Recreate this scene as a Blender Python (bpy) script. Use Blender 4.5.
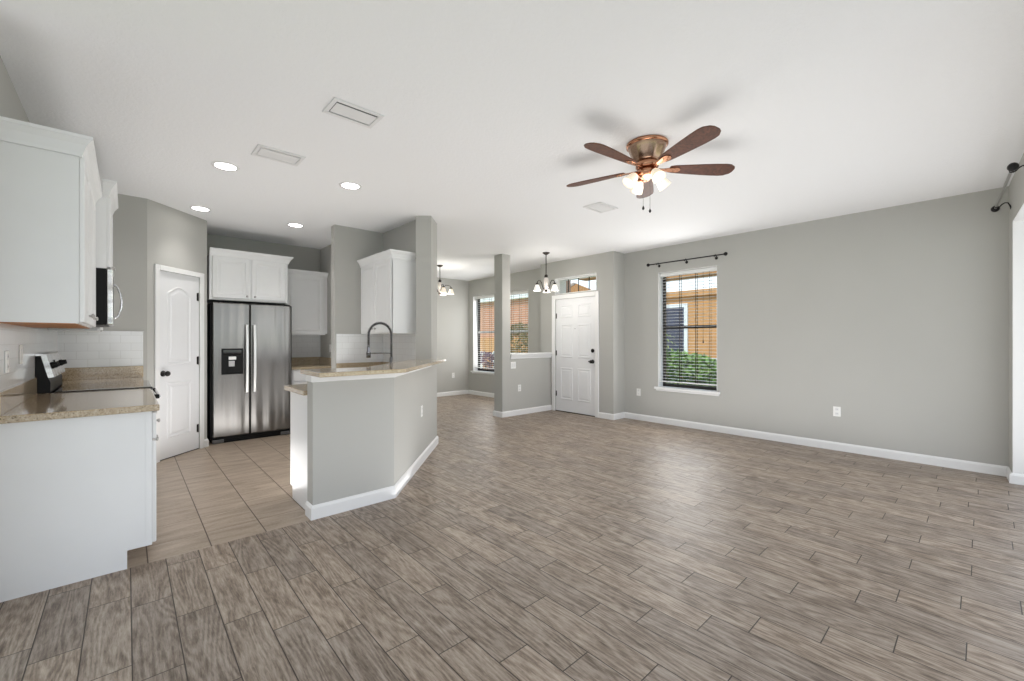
import bpy, bmesh, math, random
from mathutils import Matrix, Vector
random.seed(7)
PI = math.pi
S = bpy.context.scene
COL = S.collection
for o in list(bpy.data.objects):
    bpy.data.objects.remove(o)

# ------------------------------------------------------------------ camera
YAW = 0.7356
cam_d = bpy.data.cameras.new('camera')
cam_d.sensor_width = 36.0
cam_d.lens = 426.0 / 1024.0 * 36.0
cam_d.shift_y = 0.5 / 1024.0
cam_d.clip_start = 0.05
cam_d.clip_end = 300
cam = bpy.data.objects.new('camera', cam_d)
cam.location = (0, 0, 1.28)
cam.rotation_euler = (PI / 2, 0, -YAW)
COL.objects.link(cam)
S.camera = cam

# ------------------------------------------------------------------ view, sky, sun
S.view_settings.view_transform = 'Standard'
S.view_settings.look = 'None'
S.view_settings.gamma = 1.0
S.view_settings.use_curve_mapping = False
S.view_settings.exposure = 0.10
S.cycles.max_bounces = 10
S.cycles.diffuse_bounces = 7
S.cycles.glossy_bounces = 5
S.cycles.transparent_max_bounces = 24
S.cycles.sample_clamp_indirect = 6.0
S.cycles.use_denoising = True

W = bpy.data.worlds.new('sky')
S.world = W
W.use_nodes = True
wn = W.node_tree
bg = wn.nodes['Background']
tc = wn.nodes.new('ShaderNodeTexCoord')
sep = wn.nodes.new('ShaderNodeSeparateXYZ')
wr = wn.nodes.new('ShaderNodeValToRGB')
wn.links.new(tc.outputs['Generated'], sep.inputs[0])
wn.links.new(sep.outputs['Z'], wr.inputs[0])
wr.color_ramp.elements[0].position = 0.0
wr.color_ramp.elements[0].color = (0.95, 0.97, 1.0, 1)
wr.color_ramp.elements[1].position = 0.5
wr.color_ramp.elements[1].color = (0.52, 0.72, 1.0, 1)
wn.links.new(wr.outputs[0], bg.inputs['Color'])
bg.inputs['Strength'].default_value = 1.9

sun_d = bpy.data.lights.new('sun', 'SUN')
sun_d.energy = 2.6
sun_d.angle = 0.02
sun_d.color = (1.0, 0.95, 0.88)
sun = bpy.data.objects.new('sun', sun_d)
sun.rotation_euler = Vector((0.60, -0.10, -0.79)).to_track_quat('-Z', 'Y').to_euler()
sun.location = (-6, 2, 12)
COL.objects.link(sun)

def area_light(name, loc, direction, sx, sy, power, color=(1, 1, 1)):
    d = bpy.data.lights.new(name, 'AREA')
    d.shape = 'RECTANGLE'
    d.size, d.size_y = sx, sy
    d.energy = power
    d.color = color
    o = bpy.data.objects.new(name, d)
    o.location = loc
    o.rotation_euler = Vector(direction).to_track_quat('-Z', 'Y').to_euler()
    COL.objects.link(o)
    return o

# daylight arriving through the open patio side; west lamp is added fill behind the camera
LP = dict(patio=21, west=9, dining=22.5, living=21, kfill=20, nfill=9, lfill=44, fan=3.5, chanf=13, chand=21, down=22, world=1.95, sun=2.8)
area_light('patio_daylight', (4.1, -0.60, 1.25), (-0.05, 1.0, 0.12), 3.6, 2.2, LP['patio'], (1.0, 0.99, 0.975))
area_light('west_fill', (-3.4, 0.6, 1.3), (1.0, 0.25, 0.25), 4.0, 2.3, LP['west'], (1.0, 0.99, 0.975))
# daylight through the dining and living room windows
area_light('dining_daylight', (6.05, 7.27, 1.45), (-1.0, 0.25, -0.05), 1.9, 1.6, LP['dining'], (1.0, 0.99, 0.97))
area_light('living_daylight', (6.05, 2.96, 1.45), (-1.0, 0.0, 0.0), 0.85, 1.6, LP['living'], (1.0, 0.99, 0.97))
# added upward fill lamps at floor level, standing in for floor bounce
area_light('kitchen_fill', (1.0, 4.75, 0.03), (0.0, 0.0, 1.0), 1.0, 1.7, LP['kfill'], (1.0, 0.99, 0.975))
area_light('foreground_fill', (0.6, 1.4, 0.03), (0.0, 0.0, 1.0), 1.8, 2.6, LP['nfill'], (1.0, 0.99, 0.975))
area_light('living_fill', (3.7, 1.95, 0.03), (0.0, 0.0, 1.0), 4.2, 3.2, LP['lfill'], (1.0, 0.99, 0.975))
bg.inputs['Strength'].default_value = LP['world']
sun_d.energy = LP['sun']

# ------------------------------------------------------------------ materials
MATS = {}
def new_mat(name):
    m = bpy.data.materials.new(name)
    m.use_nodes = True
    MATS[name] = m
    nt = m.node_tree
    b = nt.nodes['Principled BSDF']
    return m, nt, b

def N(nt, kind, **kw):
    n = nt.nodes.new(kind)
    for k, v in kw.items():
        setattr(n, k, v)
    return n

def mth(nt, op, a, b=None, c=None):
    n = nt.nodes.new('ShaderNodeMath')
    n.operation = op
    for i, v in enumerate((a, b, c)):
        if v is None:
            continue
        if isinstance(v, (int, float)):
            n.inputs[i].default_value = v
        else:
            nt.links.new(v, n.inputs[i])
    return n.outputs[0]

def mixc(nt, fac, a, b, mode='MIX'):
    n = nt.nodes.new('ShaderNodeMix')
    n.data_type = 'RGBA'
    n.blend_type = mode
    for idx, v in ((0, fac), (6, a), (7, b)):
        if isinstance(v, (int, float)):
            n.inputs[idx].default_value = v
        elif isinstance(v, (tuple, list)):
            n.inputs[idx].default_value = (v[0], v[1], v[2], 1)
        else:
            nt.links.new(v, n.inputs[idx])
    return n.outputs[2]

def ramp(nt, fac, stops):
    n = nt.nodes.new('ShaderNodeValToRGB')
    cr = n.color_ramp
    while len(cr.elements) < len(stops):
        cr.elements.new(0.5)
    for e, (p, c) in zip(cr.elements, stops):
        e.position = p
        e.color = (c[0], c[1], c[2], 1)
    nt.links.new(fac, n.inputs[0])
    return n.outputs[0]

def noise(nt, vec, scale, detail=3, rough=0.5, dist=0.0):
    n = nt.nodes.new('ShaderNodeTexNoise')
    n.inputs['Scale'].default_value = scale
    n.inputs['Detail'].default_value = detail
    n.inputs['Roughness'].default_value = rough
    n.inputs['Distortion'].default_value = dist
    if vec is not None:
        nt.links.new(vec, n.inputs['Vector'])
    return n.outputs['Fac']

def bump(nt, bsdf, height, strength, distance=0.01):
    n = nt.nodes.new('ShaderNodeBump')
    n.inputs['Strength'].default_value = strength
    n.inputs['Distance'].default_value = distance
    nt.links.new(height, n.inputs['Height'])
    nt.links.new(n.outputs[0], bsdf.inputs['Normal'])

def pos(nt):
    return nt.nodes.new('ShaderNodeNewGeometry').outputs['Position']

def simple(name, color, rough=0.5, metal=0.0, var=0.03, vscale=6.0, bmp=0.0, bscale=200.0, spec=0.5, coat=0.0):
    m, nt, b = new_mat(name)
    tcn = nt.nodes.new('ShaderNodeTexCoord').outputs['Object']
    f = noise(nt, tcn, vscale, 3)
    lo = tuple(max(0, c * (1 - var)) for c in color)
    hi = tuple(min(1, c * (1 + var)) for c in color)
    nt.links.new(ramp(nt, f, [(0.3, lo), (0.7, hi)]), b.inputs['Base Color'])
    b.inputs['Roughness'].default_value = rough
    b.inputs['Metallic'].default_value = metal
    b.inputs['Specular IOR Level'].default_value = spec
    b.inputs['Coat Weight'].default_value = coat
    if bmp > 0:
        bump(nt, b, noise(nt, tcn, bscale, 2), bmp, 0.002)
    return m

simple('wall_paint', (0.452, 0.447, 0.424), 0.75, var=0.012, vscale=2, bmp=0.12, bscale=160, spec=0.3)
simple('white_paint', (0.80, 0.80, 0.80), 0.38, var=0.01)
simple('cabinet_white', (0.78, 0.785, 0.79), 0.33, var=0.01)
simple('door_white', (0.78, 0.785, 0.80), 0.4, var=0.01)
simple('black_metal', (0.012, 0.011, 0.011), 0.42, metal=0.4, var=0.2)
simple('black_plastic', (0.006, 0.006, 0.006), 0.42, var=0.1, spec=0.18)
simple('black_glass', (0.004, 0.004, 0.005), 0.06, var=0.1, coat=0.5)
simple('bronze_frame', (0.02, 0.017, 0.015), 0.45, var=0.1)
simple('dark_bronze', (0.045, 0.035, 0.03), 0.4, metal=0.7, var=0.2)
simple('chrome', (0.62, 0.62, 0.63), 0.16, metal=1.0, var=0.02)
simple('dark_chrome', (0.20, 0.20, 0.21), 0.22, metal=1.0, var=0.05)
simple('satin_nickel', (0.45, 0.44, 0.43), 0.3, metal=1.0, var=0.03)
simple('plate_white', (0.82, 0.82, 0.80), 0.35, var=0.01)
simple('slot_dark', (0.10, 0.10, 0.10), 0.5, var=0.1)
simple('vent_white', (0.74, 0.74, 0.74), 0.45, var=0.01)
simple('vent_dark', (0.10, 0.10, 0.10), 0.8, var=0.1)
simple('maple_ply', (0.42, 0.17, 0.05), 0.45, var=0.25, vscale=14)
simple('blind_white', (0.80, 0.80, 0.79), 0.4, var=0.01)
simple('ceramic', (0.78, 0.72, 0.68), 0.3, var=0.06, vscale=20)
simple('handle_steel', (0.78, 0.78, 0.77), 0.38, metal=0.75, var=0.02)
simple('grey_gasket', (0.25, 0.25, 0.25), 0.5, var=0.05)

# ceiling: knockdown texture
m, nt, b = new_mat('ceiling_paint')
p = pos(nt)
b.inputs['Base Color'].default_value = (0.84, 0.845, 0.855, 1)
b.inputs['Roughness'].default_value = 0.85
h1 = noise(nt, p, 38, 4, 0.6, 0.6)
h2 = ramp(nt, h1, [(0.47, (0, 0, 0)), (0.56, (1, 1, 1))])
bump(nt, b, h2, 0.22, 0.004)

# wood-look planks laid along Y, third-offset
m, nt, b = new_mat('plank_floor')
p = pos(nt)
sp = N(nt, 'ShaderNodeSeparateXYZ')
nt.links.new(p, sp.inputs[0])
PW, PL = 0.1545, 0.610
u = mth(nt, 'DIVIDE', mth(nt, 'SUBTRACT', sp.outputs['X'], 0.017 - 20 * PW), PW)
colm = mth(nt, 'FLOOR', u)
fu = mth(nt, 'FRACT', u)
wcol = N(nt, 'ShaderNodeTexWhiteNoise', noise_dimensions='1D')
nt.links.new(colm, wcol.inputs['W'])
jit = mth(nt, 'MULTIPLY', mth(nt, 'SUBTRACT', wcol.outputs['Value'], 0.5), 0.09)
v0 = mth(nt, 'ADD', mth(nt, 'SUBTRACT', sp.outputs['Y'], 2.69 - 12.2), mth(nt, 'MULTIPLY', mth(nt, 'SUBTRACT', colm, 20.0), 0.2033))
v = mth(nt, 'DIVIDE', mth(nt, 'ADD', v0, jit), PL)
row = mth(nt, 'FLOOR', v)
fv = mth(nt, 'FRACT', v)
du = mth(nt, 'MULTIPLY', mth(nt, 'MINIMUM', fu, mth(nt, 'SUBTRACT', 1.0, fu)), PW)
dv = mth(nt, 'MULTIPLY', mth(nt, 'MINIMUM', fv, mth(nt, 'SUBTRACT', 1.0, fv)), PL)
dmin = mth(nt, 'MINIMUM', du, dv)
groove = ramp(nt, mth(nt, 'MULTIPLY', dmin, 100.0), [(0.13, (0, 0, 0)), (0.30, (1, 1, 1))])
cid = N(nt, 'ShaderNodeCombineXYZ')
nt.links.new(colm, cid.inputs[0]); nt.links.new(row, cid.inputs[1])
wid = N(nt, 'ShaderNodeTexWhiteNoise', noise_dimensions='2D')
nt.links.new(cid.outputs[0], wid.inputs['Vector'])
wids = N(nt, 'ShaderNodeSeparateColor')
nt.links.new(wid.outputs['Color'], wids.inputs[0])
gv = N(nt, 'ShaderNodeCombineXYZ')
nt.links.new(mth(nt, 'ADD', mth(nt, 'MULTIPLY', sp.outputs['X'], 1.0), mth(nt, 'MULTIPLY', wids.outputs[0], 37.0)), gv.inputs[0])
nt.links.new(mth(nt, 'ADD', mth(nt, 'MULTIPLY', sp.outputs['Y'], 0.11), mth(nt, 'MULTIPLY', wids.outputs[1], 19.0)), gv.inputs[1])
nt.links.new(mth(nt, 'MULTIPLY', wids.outputs[2], 11.0), gv.inputs[2])
# cathedral figure: contour rings of a slow noise
slow = noise(nt, gv.outputs[0], 5.5, 2.5, 0.5, 0.25)
rings = mth(nt, 'ADD', 0.5, mth(nt, 'MULTIPLY', 0.5, mth(nt, 'SINE', mth(nt, 'MULTIPLY', slow, 130.0))))
streak = noise(nt, gv.outputs[0], 30, 5, 0.68, 0.6)
fine = noise(nt, gv.outputs[0], 150, 4, 0.7, 0.5)
blot = noise(nt, p, 6.0, 4, 0.6, 0.8)
g = mth(nt, 'ADD', mth(nt, 'ADD', mth(nt, 'MULTIPLY', rings, 0.09), mth(nt, 'MULTIPLY', streak, 0.42)), mth(nt, 'ADD', mth(nt, 'MULTIPLY', fine, 0.46), mth(nt, 'MULTIPLY', blot, 0.20)))
gc = ramp(nt, g, [(0.41, (0.090, 0.063, 0.045)), (0.53, (0.228, 0.176, 0.136)), (0.63, (0.362, 0.296, 0.242)), (0.76, (0.50, 0.425, 0.36))])
tone = ramp(nt, wids.outputs[2], [(0.0, (0.86, 0.86, 0.87)), (0.5, (0.98, 0.975, 0.965)), (1.0, (1.09, 1.07, 1.045))])
gc = mixc(nt, 1.0, gc, tone, 'MULTIPLY')
gc = mixc(nt, groove, (0.034, 0.021, 0.013), gc)
nt.links.new(gc, b.inputs['Base Color'])
b.inputs['Roughness'].default_value = 0.36
rr = mth(nt, 'ADD', 0.34, mth(nt, 'MULTIPLY', fine, 0.22))
nt.links.new(rr, b.inputs['Roughness'])
hh = mth(nt, 'ADD', mth(nt, 'MULTIPLY', g, 0.25), groove)
bump(nt, b, hh, 0.35, 0.003)

# kitchen floor tiles
m, nt, b = new_mat('kitchen_tile')
p = pos(nt)
sp = N(nt, 'ShaderNodeSeparateXYZ')
nt.links.new(p, sp.inputs[0])
TX, TY = 0.3025, 0.326
u = mth(nt, 'DIVIDE', mth(nt, 'SUBTRACT', sp.outputs['X'], 0.394 - 20 * TX), TX)
v = mth(nt, 'DIVIDE', mth(nt, 'SUBTRACT', sp.outputs['Y'], 3.485 - 20 * TY), TY)
fu, fv = mth(nt, 'FRACT', u), mth(nt, 'FRACT', v)
du = mth(nt, 'MULTIPLY', mth(nt, 'MINIMUM', fu, mth(nt, 'SUBTRACT', 1.0, fu)), TX)
dv = mth(nt, 'MULTIPLY', mth(nt, 'MINIMUM', fv, mth(nt, 'SUBTRACT', 1.0, fv)), TY)
gu = ramp(nt, mth(nt, 'MULTIPLY', du, 100.0), [(0.22, (0, 0, 0)), (0.42, (1, 1, 1))])
gvv = ramp(nt, mth(nt, 'MULTIPLY', dv, 100.0), [(0.16, (0, 0, 0)), (0.30, (1, 1, 1))])
cid = N(nt, 'ShaderNodeCombineXYZ')
nt.links.new(mth(nt, 'FLOOR', u), cid.inputs[0]); nt.links.new(mth(nt, 'FLOOR', v), cid.inputs[1])
wid = N(nt, 'ShaderNodeTexWhiteNoise', noise_dimensions='2D')
nt.links.new(cid.outputs[0], wid.inputs['Vector'])
gv = N(nt, 'ShaderNodeCombineXYZ')
nt.links.new(mth(nt, 'ADD', mth(nt, 'MULTIPLY', sp.outputs['X'], 0.30), mth(nt, 'MULTIPLY', wid.outputs['Value'], 9.0)), gv.inputs[0])
nt.links.new(mth(nt, 'ADD', mth(nt, 'MULTIPLY', sp.outputs['Y'], 1.2), mth(nt, 'MULTIPLY', wid.outputs['Value'], 23.0)), gv.inputs[1])
st = noise(nt, gv.outputs[0], 9, 5, 0.62, 0.8)
fn = noise(nt, p, 60, 3, 0.6)
g = mth(nt, 'ADD', mth(nt, 'MULTIPLY', st, 0.75), mth(nt, 'MULTIPLY', fn, 0.25))
tcx = ramp(nt, g, [(0.32, (0.29, 0.225, 0.168)), (0.50, (0.41, 0.33, 0.258)), (0.70, (0.53, 0.44, 0.355))])
tcx = mixc(nt, gvv, (0.20, 0.145, 0.10), tcx)
tcx = mixc(nt, gu, (0.085, 0.055, 0.036), tcx)
nt.links.new(tcx, b.inputs['Base Color'])
b.inputs['Roughness'].default_value = 0.38
bump(nt, b, mth(nt, 'MULTIPLY', gu, gvv), 0.4, 0.003)

# granite
m, nt, b = new_mat('granite')
p = pos(nt)
vo = N(nt, 'ShaderNodeTexVoronoi')
vo.inputs['Scale'].default_value = 210
nt.links.new(p, vo.inputs['Vector'])
n1 = noise(nt, p, 26, 5, 0.7)
spk = N(nt, 'ShaderNodeSeparateColor')
nt.links.new(vo.outputs['Color'], spk.inputs[0])
gcol = ramp(nt, spk.outputs[0], [(0.0, (0.15, 0.115, 0.07)), (0.08, (0.28, 0.21, 0.13)), (0.22, (0.42, 0.335, 0.225)), (0.7, (0.49, 0.40, 0.28)), (0.95, (0.57, 0.49, 0.37))])
gcol = mixc(nt, ramp(nt, n1, [(0.42, (0, 0, 0)), (0.7, (0.6, 0.6, 0.6))]), gcol, (0.40, 0.305, 0.20))
nt.links.new(gcol, b.inputs['Base Color'])
b.inputs['Roughness'].default_value = 0.10
b.inputs['Coat Weight'].default_value = 0.3

# white subway tile (bricks in metres, on a vertical face: horizontal = X+Y)
m, nt, b = new_mat('subway_tile')
p = pos(nt)
sp = N(nt, 'ShaderNodeSeparateXYZ')
nt.links.new(p, sp.inputs[0])
cv = N(nt, 'ShaderNodeCombineXYZ')
nt.links.new(mth(nt, 'ADD', sp.outputs['X'], sp.outputs['Y']), cv.inputs[0])
nt.links.new(mth(nt, 'SUBTRACT', sp.outputs['Z'], 1.0285), cv.inputs[1])
br = N(nt, 'ShaderNodeTexBrick')
br.inputs['Scale'].default_value = 1.0
br.inputs['Brick Width'].default_value = 0.154
br.inputs['Row Height'].default_value = 0.0775
br.inputs['Mortar Size'].default_value = 0.0016
br.inputs['Mortar Smooth'].default_value = 0.3
br.inputs['Color1'].default_value = (0.74, 0.75, 0.76, 1)
br.inputs['Color2'].default_value = (0.78, 0.79, 0.80, 1)
br.inputs['Mortar'].default_value = (0.62, 0.62, 0.62, 1)
nt.links.new(cv.outputs[0], br.inputs['Vector'])
nt.links.new(br.outputs['Color'], b.inputs['Base Color'])
b.inputs['Roughness'].default_value = 0.15
bump(nt, b, mth(nt, 'SUBTRACT', 1.0, br.outputs['Fac']), 0.3, 0.002)

# stainless, brushed
def brushed(name, base, r0, r1, axis):
    m, nt, b = new_mat(name)
    tcn = nt.nodes.new('ShaderNodeTexCoord').outputs['Object']
    mp = N(nt, 'ShaderNodeMapping')
    mp.inputs['Scale'].default_value = axis
    nt.links.new(tcn, mp.inputs[0])
    f = noise(nt, mp.outputs[0], 30, 4, 0.7)
    nt.links.new(ramp(nt, f, [(0.3, tuple(c * 0.92 for c in base)), (0.7, base)]), b.inputs['Base Color'])
    b.inputs['Metallic'].default_value = 1.0
    nt.links.new(mth(nt, 'ADD', r0, mth(nt, 'MULTIPLY', f, r1)), b.inputs['Roughness'])
    mp2 = N(nt, 'ShaderNodeMapping')
    mp2.inputs['Scale'].default_value = axis
    nt.links.new(tcn, mp2.inputs[0])
    big = noise(nt, mp2.outputs[0], 0.55, 1.5, 0.45)
    bump(nt, b, big, 0.5, 0.05)
    return m
brushed('stainless', (0.225, 0.218, 0.21), 0.20, 0.08, (12, 12, 0.5))
brushed('stainless_light', (0.72, 0.71, 0.70), 0.2, 0.10, (0.4, 12, 12))
brushed('copper', (0.50, 0.25, 0.15), 0.18, 0.10, (8, 8, 0.6))
brushed('brushed_bronze', (0.36, 0.24, 0.17), 0.22, 0.10, (20, 20, 0.3))

# fan-blade walnut
m, nt, b = new_mat('walnut')
tcn = nt.nodes.new('ShaderNodeTexCoord').outputs['Object']
f = noise(nt, tcn, 30, 4, 0.65, 1.2)
nt.links.new(ramp(nt, f, [(0.3, (0.055, 0.019, 0.011)), (0.7, (0.150, 0.054, 0.028))]), b.inputs['Base Color'])
b.inputs['Roughness'].default_value = 0.5
b.inputs['Specular IOR Level'].default_value = 0.3

def glow(name, color, strength, base=(0.9, 0.88, 0.84)):
    m, nt, b = new_mat(name)
    b.inputs['Base Color'].default_value = (*base, 1)
    b.inputs['Emission Color'].default_value = (*color, 1)
    b.inputs['Emission Strength'].default_value = strength
    tcn = nt.nodes.new('ShaderNodeTexCoord').outputs['Object']
    f = noise(nt, tcn, 30, 2)
    nt.links.new(mth(nt, 'MULTIPLY', mth(nt, 'ADD', 0.94, mth(nt, 'MULTIPLY', f, 0.12)), strength), b.inputs['Emission Strength'])
    b.inputs['Roughness'].default_value = 0.4
    return m
glow('shade_warm', (1.0, 0.78, 0.50), 0.42)
glow('bulb_warm', (1.0, 0.86, 0.62), 2.2)
glow('shade_white', (1.0, 0.95, 0.90), 0.45)
glow('bulb_white', (1.0, 0.93, 0.82), 3.0)
glow('downlight', (1.0, 0.98, 0.95), 14.0)

# window glass: thin pane, lets light straight through with a faint reflection
m, nt, b = new_mat('pane_glass')
nt.nodes.remove(b)
tr = N(nt, 'ShaderNodeBsdfTransparent')
tr.inputs[0].default_value = (0.93, 0.95, 0.94, 1)
gl = N(nt, 'ShaderNodeBsdfGlossy')
gl.inputs['Roughness'].default_value = 0.02
lw = N(nt, 'ShaderNodeLayerWeight')
lw.inputs['Blend'].default_value = 0.5
frf = mth(nt, 'ADD', 0.03, mth(nt, 'MULTIPLY', mth(nt, 'POWER', lw.outputs['Facing'], 4.0), 0.6))
mx = N(nt, 'ShaderNodeMixShader')
nt.links.new(frf, mx.inputs[0])
nt.links.new(tr.outputs[0], mx.inputs[1])
nt.links.new(gl.outputs[0], mx.inputs[2])
nt.links.new(mx.outputs[0], nt.nodes['Material Output'].inputs[0])

# outdoors
simple('stucco_orange', (0.56, 0.285, 0.115), 0.85, var=0.05, vscale=3, bmp=0.3, bscale=60)
simple('stucco_pink', (0.55, 0.27, 0.17), 0.85, var=0.05, vscale=3, bmp=0.3, bscale=60)
simple('trim_white', (0.8, 0.8, 0.8), 0.5)
simple('house_window', (0.035, 0.04, 0.075), 0.15, var=0.3)
simple('porch_stucco', (0.42, 0.26, 0.19), 0.85, var=0.05)
simple('roof_tile', (0.30, 0.16, 0.11), 0.8, var=0.2, vscale=12)
simple('concrete', (0.50, 0.49, 0.47), 0.8, var=0.08)
simple('car_white', (0.8, 0.8, 0.8), 0.2, coat=0.6)
simple('tyre', (0.02, 0.02, 0.02), 0.8)
simple('bark', (0.16, 0.10, 0.06), 0.9, var=0.2)
def leafmat(name, lo, hi):
    m, nt, b = new_mat(name)
    f = noise(nt, pos(nt), 9, 3)
    nt.links.new(ramp(nt, f, [(0.3, lo), (0.7, hi)]), b.inputs['Base Color'])
    b.inputs['Roughness'].default_value = 0.55
leafmat('leaf_green', (0.08, 0.17, 0.03), (0.32, 0.46, 0.13))
leafmat('leaf_lime', (0.25, 0.34, 0.04), (0.55, 0.58, 0.13))
leafmat('leaf_olive', (0.10, 0.09, 0.03), (0.32, 0.25, 0.08))
leafmat('leaf_purple', (0.09, 0.035, 0.06), (0.26, 0.10, 0.15))
leafmat('grass_green', (0.20, 0.28, 0.06), (0.42, 0.48, 0.14))

# ------------------------------------------------------------------ mesh builder
class MB:
    def __init__(self, M=None):
        self.v, self.f, self.s = [], [], []
        self.M = M or Matrix.Identity(4)

    def add(self, verts, faces, smooth=False):
        o = len(self.v)
        self.v += [self.M @ Vector(p) for p in verts]
        self.f += [[i + o for i in f] for f in faces]
        self.s += [smooth] * len(faces)
        return self

    def box(self, a, b, bev=0.0, seg=1):
        x0, y0, z0 = (min(a[i], b[i]) for i in range(3))
        x1, y1, z1 = (max(a[i], b[i]) for i in range(3))
        vs = [(x0, y0, z0), (x1, y0, z0), (x1, y1, z0), (x0, y1, z0), (x0, y0, z1), (x1, y0, z1), (x1, y1, z1), (x0, y1, z1)]
        fs = [(0, 3, 2, 1), (4, 5, 6, 7), (0, 1, 5, 4), (1, 2, 6, 5), (2, 3, 7, 6), (3, 0, 4, 7)]
        if bev <= 0:
            return self.add(vs, fs)
        return self._bev(vs, fs, bev, seg)

    def _bev(self, vs, fs, bev, seg):
        bm = bmesh.new()
        bv = [bm.verts.new(p) for p in vs]
        for f in fs:
            bm.faces.new([bv[i] for i in f])
        bmesh.ops.bevel(bm, geom=list(bm.edges), offset=bev, segments=seg, profile=0.5, affect='EDGES')
        bm.verts.index_update()
        self.add([tuple(p.co) for p in bm.verts], [[p.index for p in f.verts] for f in bm.faces])
        bm.free()
        return self

    def prism(self, poly, z0, z1, bev=0.0, seg=2):
        n = len(poly)
        area = sum(poly[i][0] * poly[(i + 1) % n][1] - poly[(i + 1) % n][0] * poly[i][1] for i in range(n))
        if area < 0:
            poly = poly[::-1]
        vs = [(p[0], p[1], z0) for p in poly] + [(p[0], p[1], z1) for p in poly]
        fs = [list(range(n))[::-1], [i + n for i in range(n)]] + [[i, (i + 1) % n, (i + 1) % n + n, i + n] for i in range(n)]
        if bev > 0:
            return self._bev(vs, fs, bev, seg)
        return self.add(vs, fs)

    def cyl(self, a, b, r0, r1=None, n=16, caps=True):
        r1 = r0 if r1 is None else r1
        return self.tube([a, b], [r0, r1], n, caps)

    def tube(self, pts, rads, n=10, caps=True):
        pts = [Vector(p) for p in pts]
        if isinstance(rads, (int, float)):
            rads = [rads] * len(pts)
        vs, fs = [], []
        up = None
        for i, p in enumerate(pts):
            d = (pts[min(i + 1, len(pts) - 1)] - pts[max(i - 1, 0)]).normalized()
            if up is None:
                ref = Vector((0, 0, 1)) if abs(d.z) < 0.9 else Vector((1, 0, 0))
                up = (ref - d * ref.dot(d)).normalized()
            else:
                up = (up - d * up.dot(d)).normalized()
            side = d.cross(up)
            for k in range(n):
                t = 2 * PI * k / n
                vs.append(p + (up * math.cos(t) + side * math.sin(t)) * rads[i])
        for i in range(len(pts) - 1):
            for k in range(n):
                fs.append([i * n + k, i * n + (k + 1) % n, (i + 1) * n + (k + 1) % n, (i + 1) * n + k])
        self.add(vs, fs, True)
        if caps:
            self.add(vs[:n], [list(range(n))[::-1]])
            self.add(vs[-n:], [list(range(n))])
        return self

    def lathe(self, prof, origin=(0, 0, 0), axis=(0, 0, 1), n=24, close=False):
        ax = Vector(axis).normalized()
        ref = Vector((1, 0, 0)) if abs(ax.x) < 0.9 else Vector((0, 1, 0))
        a = (ref - ax * ref.dot(ax)).normalized()
        c = ax.cross(a)
        o = Vector(origin)
        vs, fs = [], []
        for r, h in prof:
            for k in range(n):
                t = 2 * PI * k / n
                vs.append(o + ax * h + (a * math.cos(t) + c * math.sin(t)) * max(r, 0.0004))
        m_ = len(prof)
        for i in range(m_ - 1 if not close else m_):
            j = (i + 1) % m_
            for k in range(n):
                fs.append([i * n + k, i * n + (k + 1) % n, j * n + (k + 1) % n, j * n + k])
        return self.add(vs, fs, True)

    def ball(self, c, r, n=14, sc=(1, 1, 1)):
        vs, fs = [], []
        m_ = n // 2
        for i in range(m_ + 1):
            th = PI * i / m_
            for k in range(n):
                t = 2 * PI * k / n
                rr = max(math.sin(th), 0.01)
                vs.append((c[0] + r * sc[0] * rr * math.cos(t), c[1] + r * sc[1] * rr * math.sin(t), c[2] + r * sc[2] * math.cos(th)))
        for i in range(m_):
            for k in range(n):
                fs.append([i * n + k, (i + 1) * n + k, (i + 1) * n + (k + 1) % n, i * n + (k + 1) % n])
        return self.add(vs, fs, True)

    def loft(self, loops, cap=True):
        n = len(loops[0])
        vs = [p for l in loops for p in l]
        fs = []
        for i in range(len(loops) - 1):
            for k in range(n):
                fs.append([i * n + k, i * n + (k + 1) % n, (i + 1) * n + (k + 1) % n, (i + 1) * n + k])
        if cap:
            fs.append([(len(loops) - 1) * n + k for k in range(n)])
        return self.add(vs, fs)

def offset_poly(poly, d):
    """inward offset of a convex CCW polygon"""
    n = len(poly)
    out = []
    for i in range(n):
        p0, p1, p2 = Vector(poly[i - 1]), Vector(poly[i]), Vector(poly[(i + 1) % n])
        e1, e2 = (p1 - p0).normalized(), (p2 - p1).normalized()
        n1, n2 = Vector((-e1.y, e1.x)), Vector((-e2.y, e2.x))
        k = (n1 + n2)
        k = k / max(0.2, k.dot(n1))
        out.append(tuple(p1 + k * d))
    return out

def frame(origin, xdir):
    """local x along xdir (horizontal), local y up, local z out of the face"""
    x = Vector((xdir[0], xdir[1], 0)).normalized()
    y = Vector((0, 0, 1))
    z = x.cross(y)
    M = Matrix((x, y, z)).transposed().to_4x4()
    M.translation = Vector(origin)
    return M

# ------------------------------------------------------------------ objects
def empty(name, loc, label=None, cat=None, group=None, kind=None):
    o = bpy.data.objects.new(name, None)
    o.empty_display_size = 0.1
    o.location = loc
    COL.objects.link(o)
    tag(o, label, cat, group, kind)
    return o

def tag(o, label=None, cat=None, group=None, kind=None):
    if label: o['label'] = label
    if cat: o['category'] = cat
    if group: o['group'] = group
    if kind: o['kind'] = kind
    return o

def point_lamp(name, parent, offset, power, radius, color):
    d = bpy.data.lights.new(name, 'POINT')
    d.energy = power
    d.shadow_soft_size = radius
    d.color = color
    o = bpy.data.objects.new(name, d)
    o.location = offset
    o.parent = parent
    COL.objects.link(o)

def root_of(o):
    while o.parent:
        o = o.parent
    return o

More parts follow.
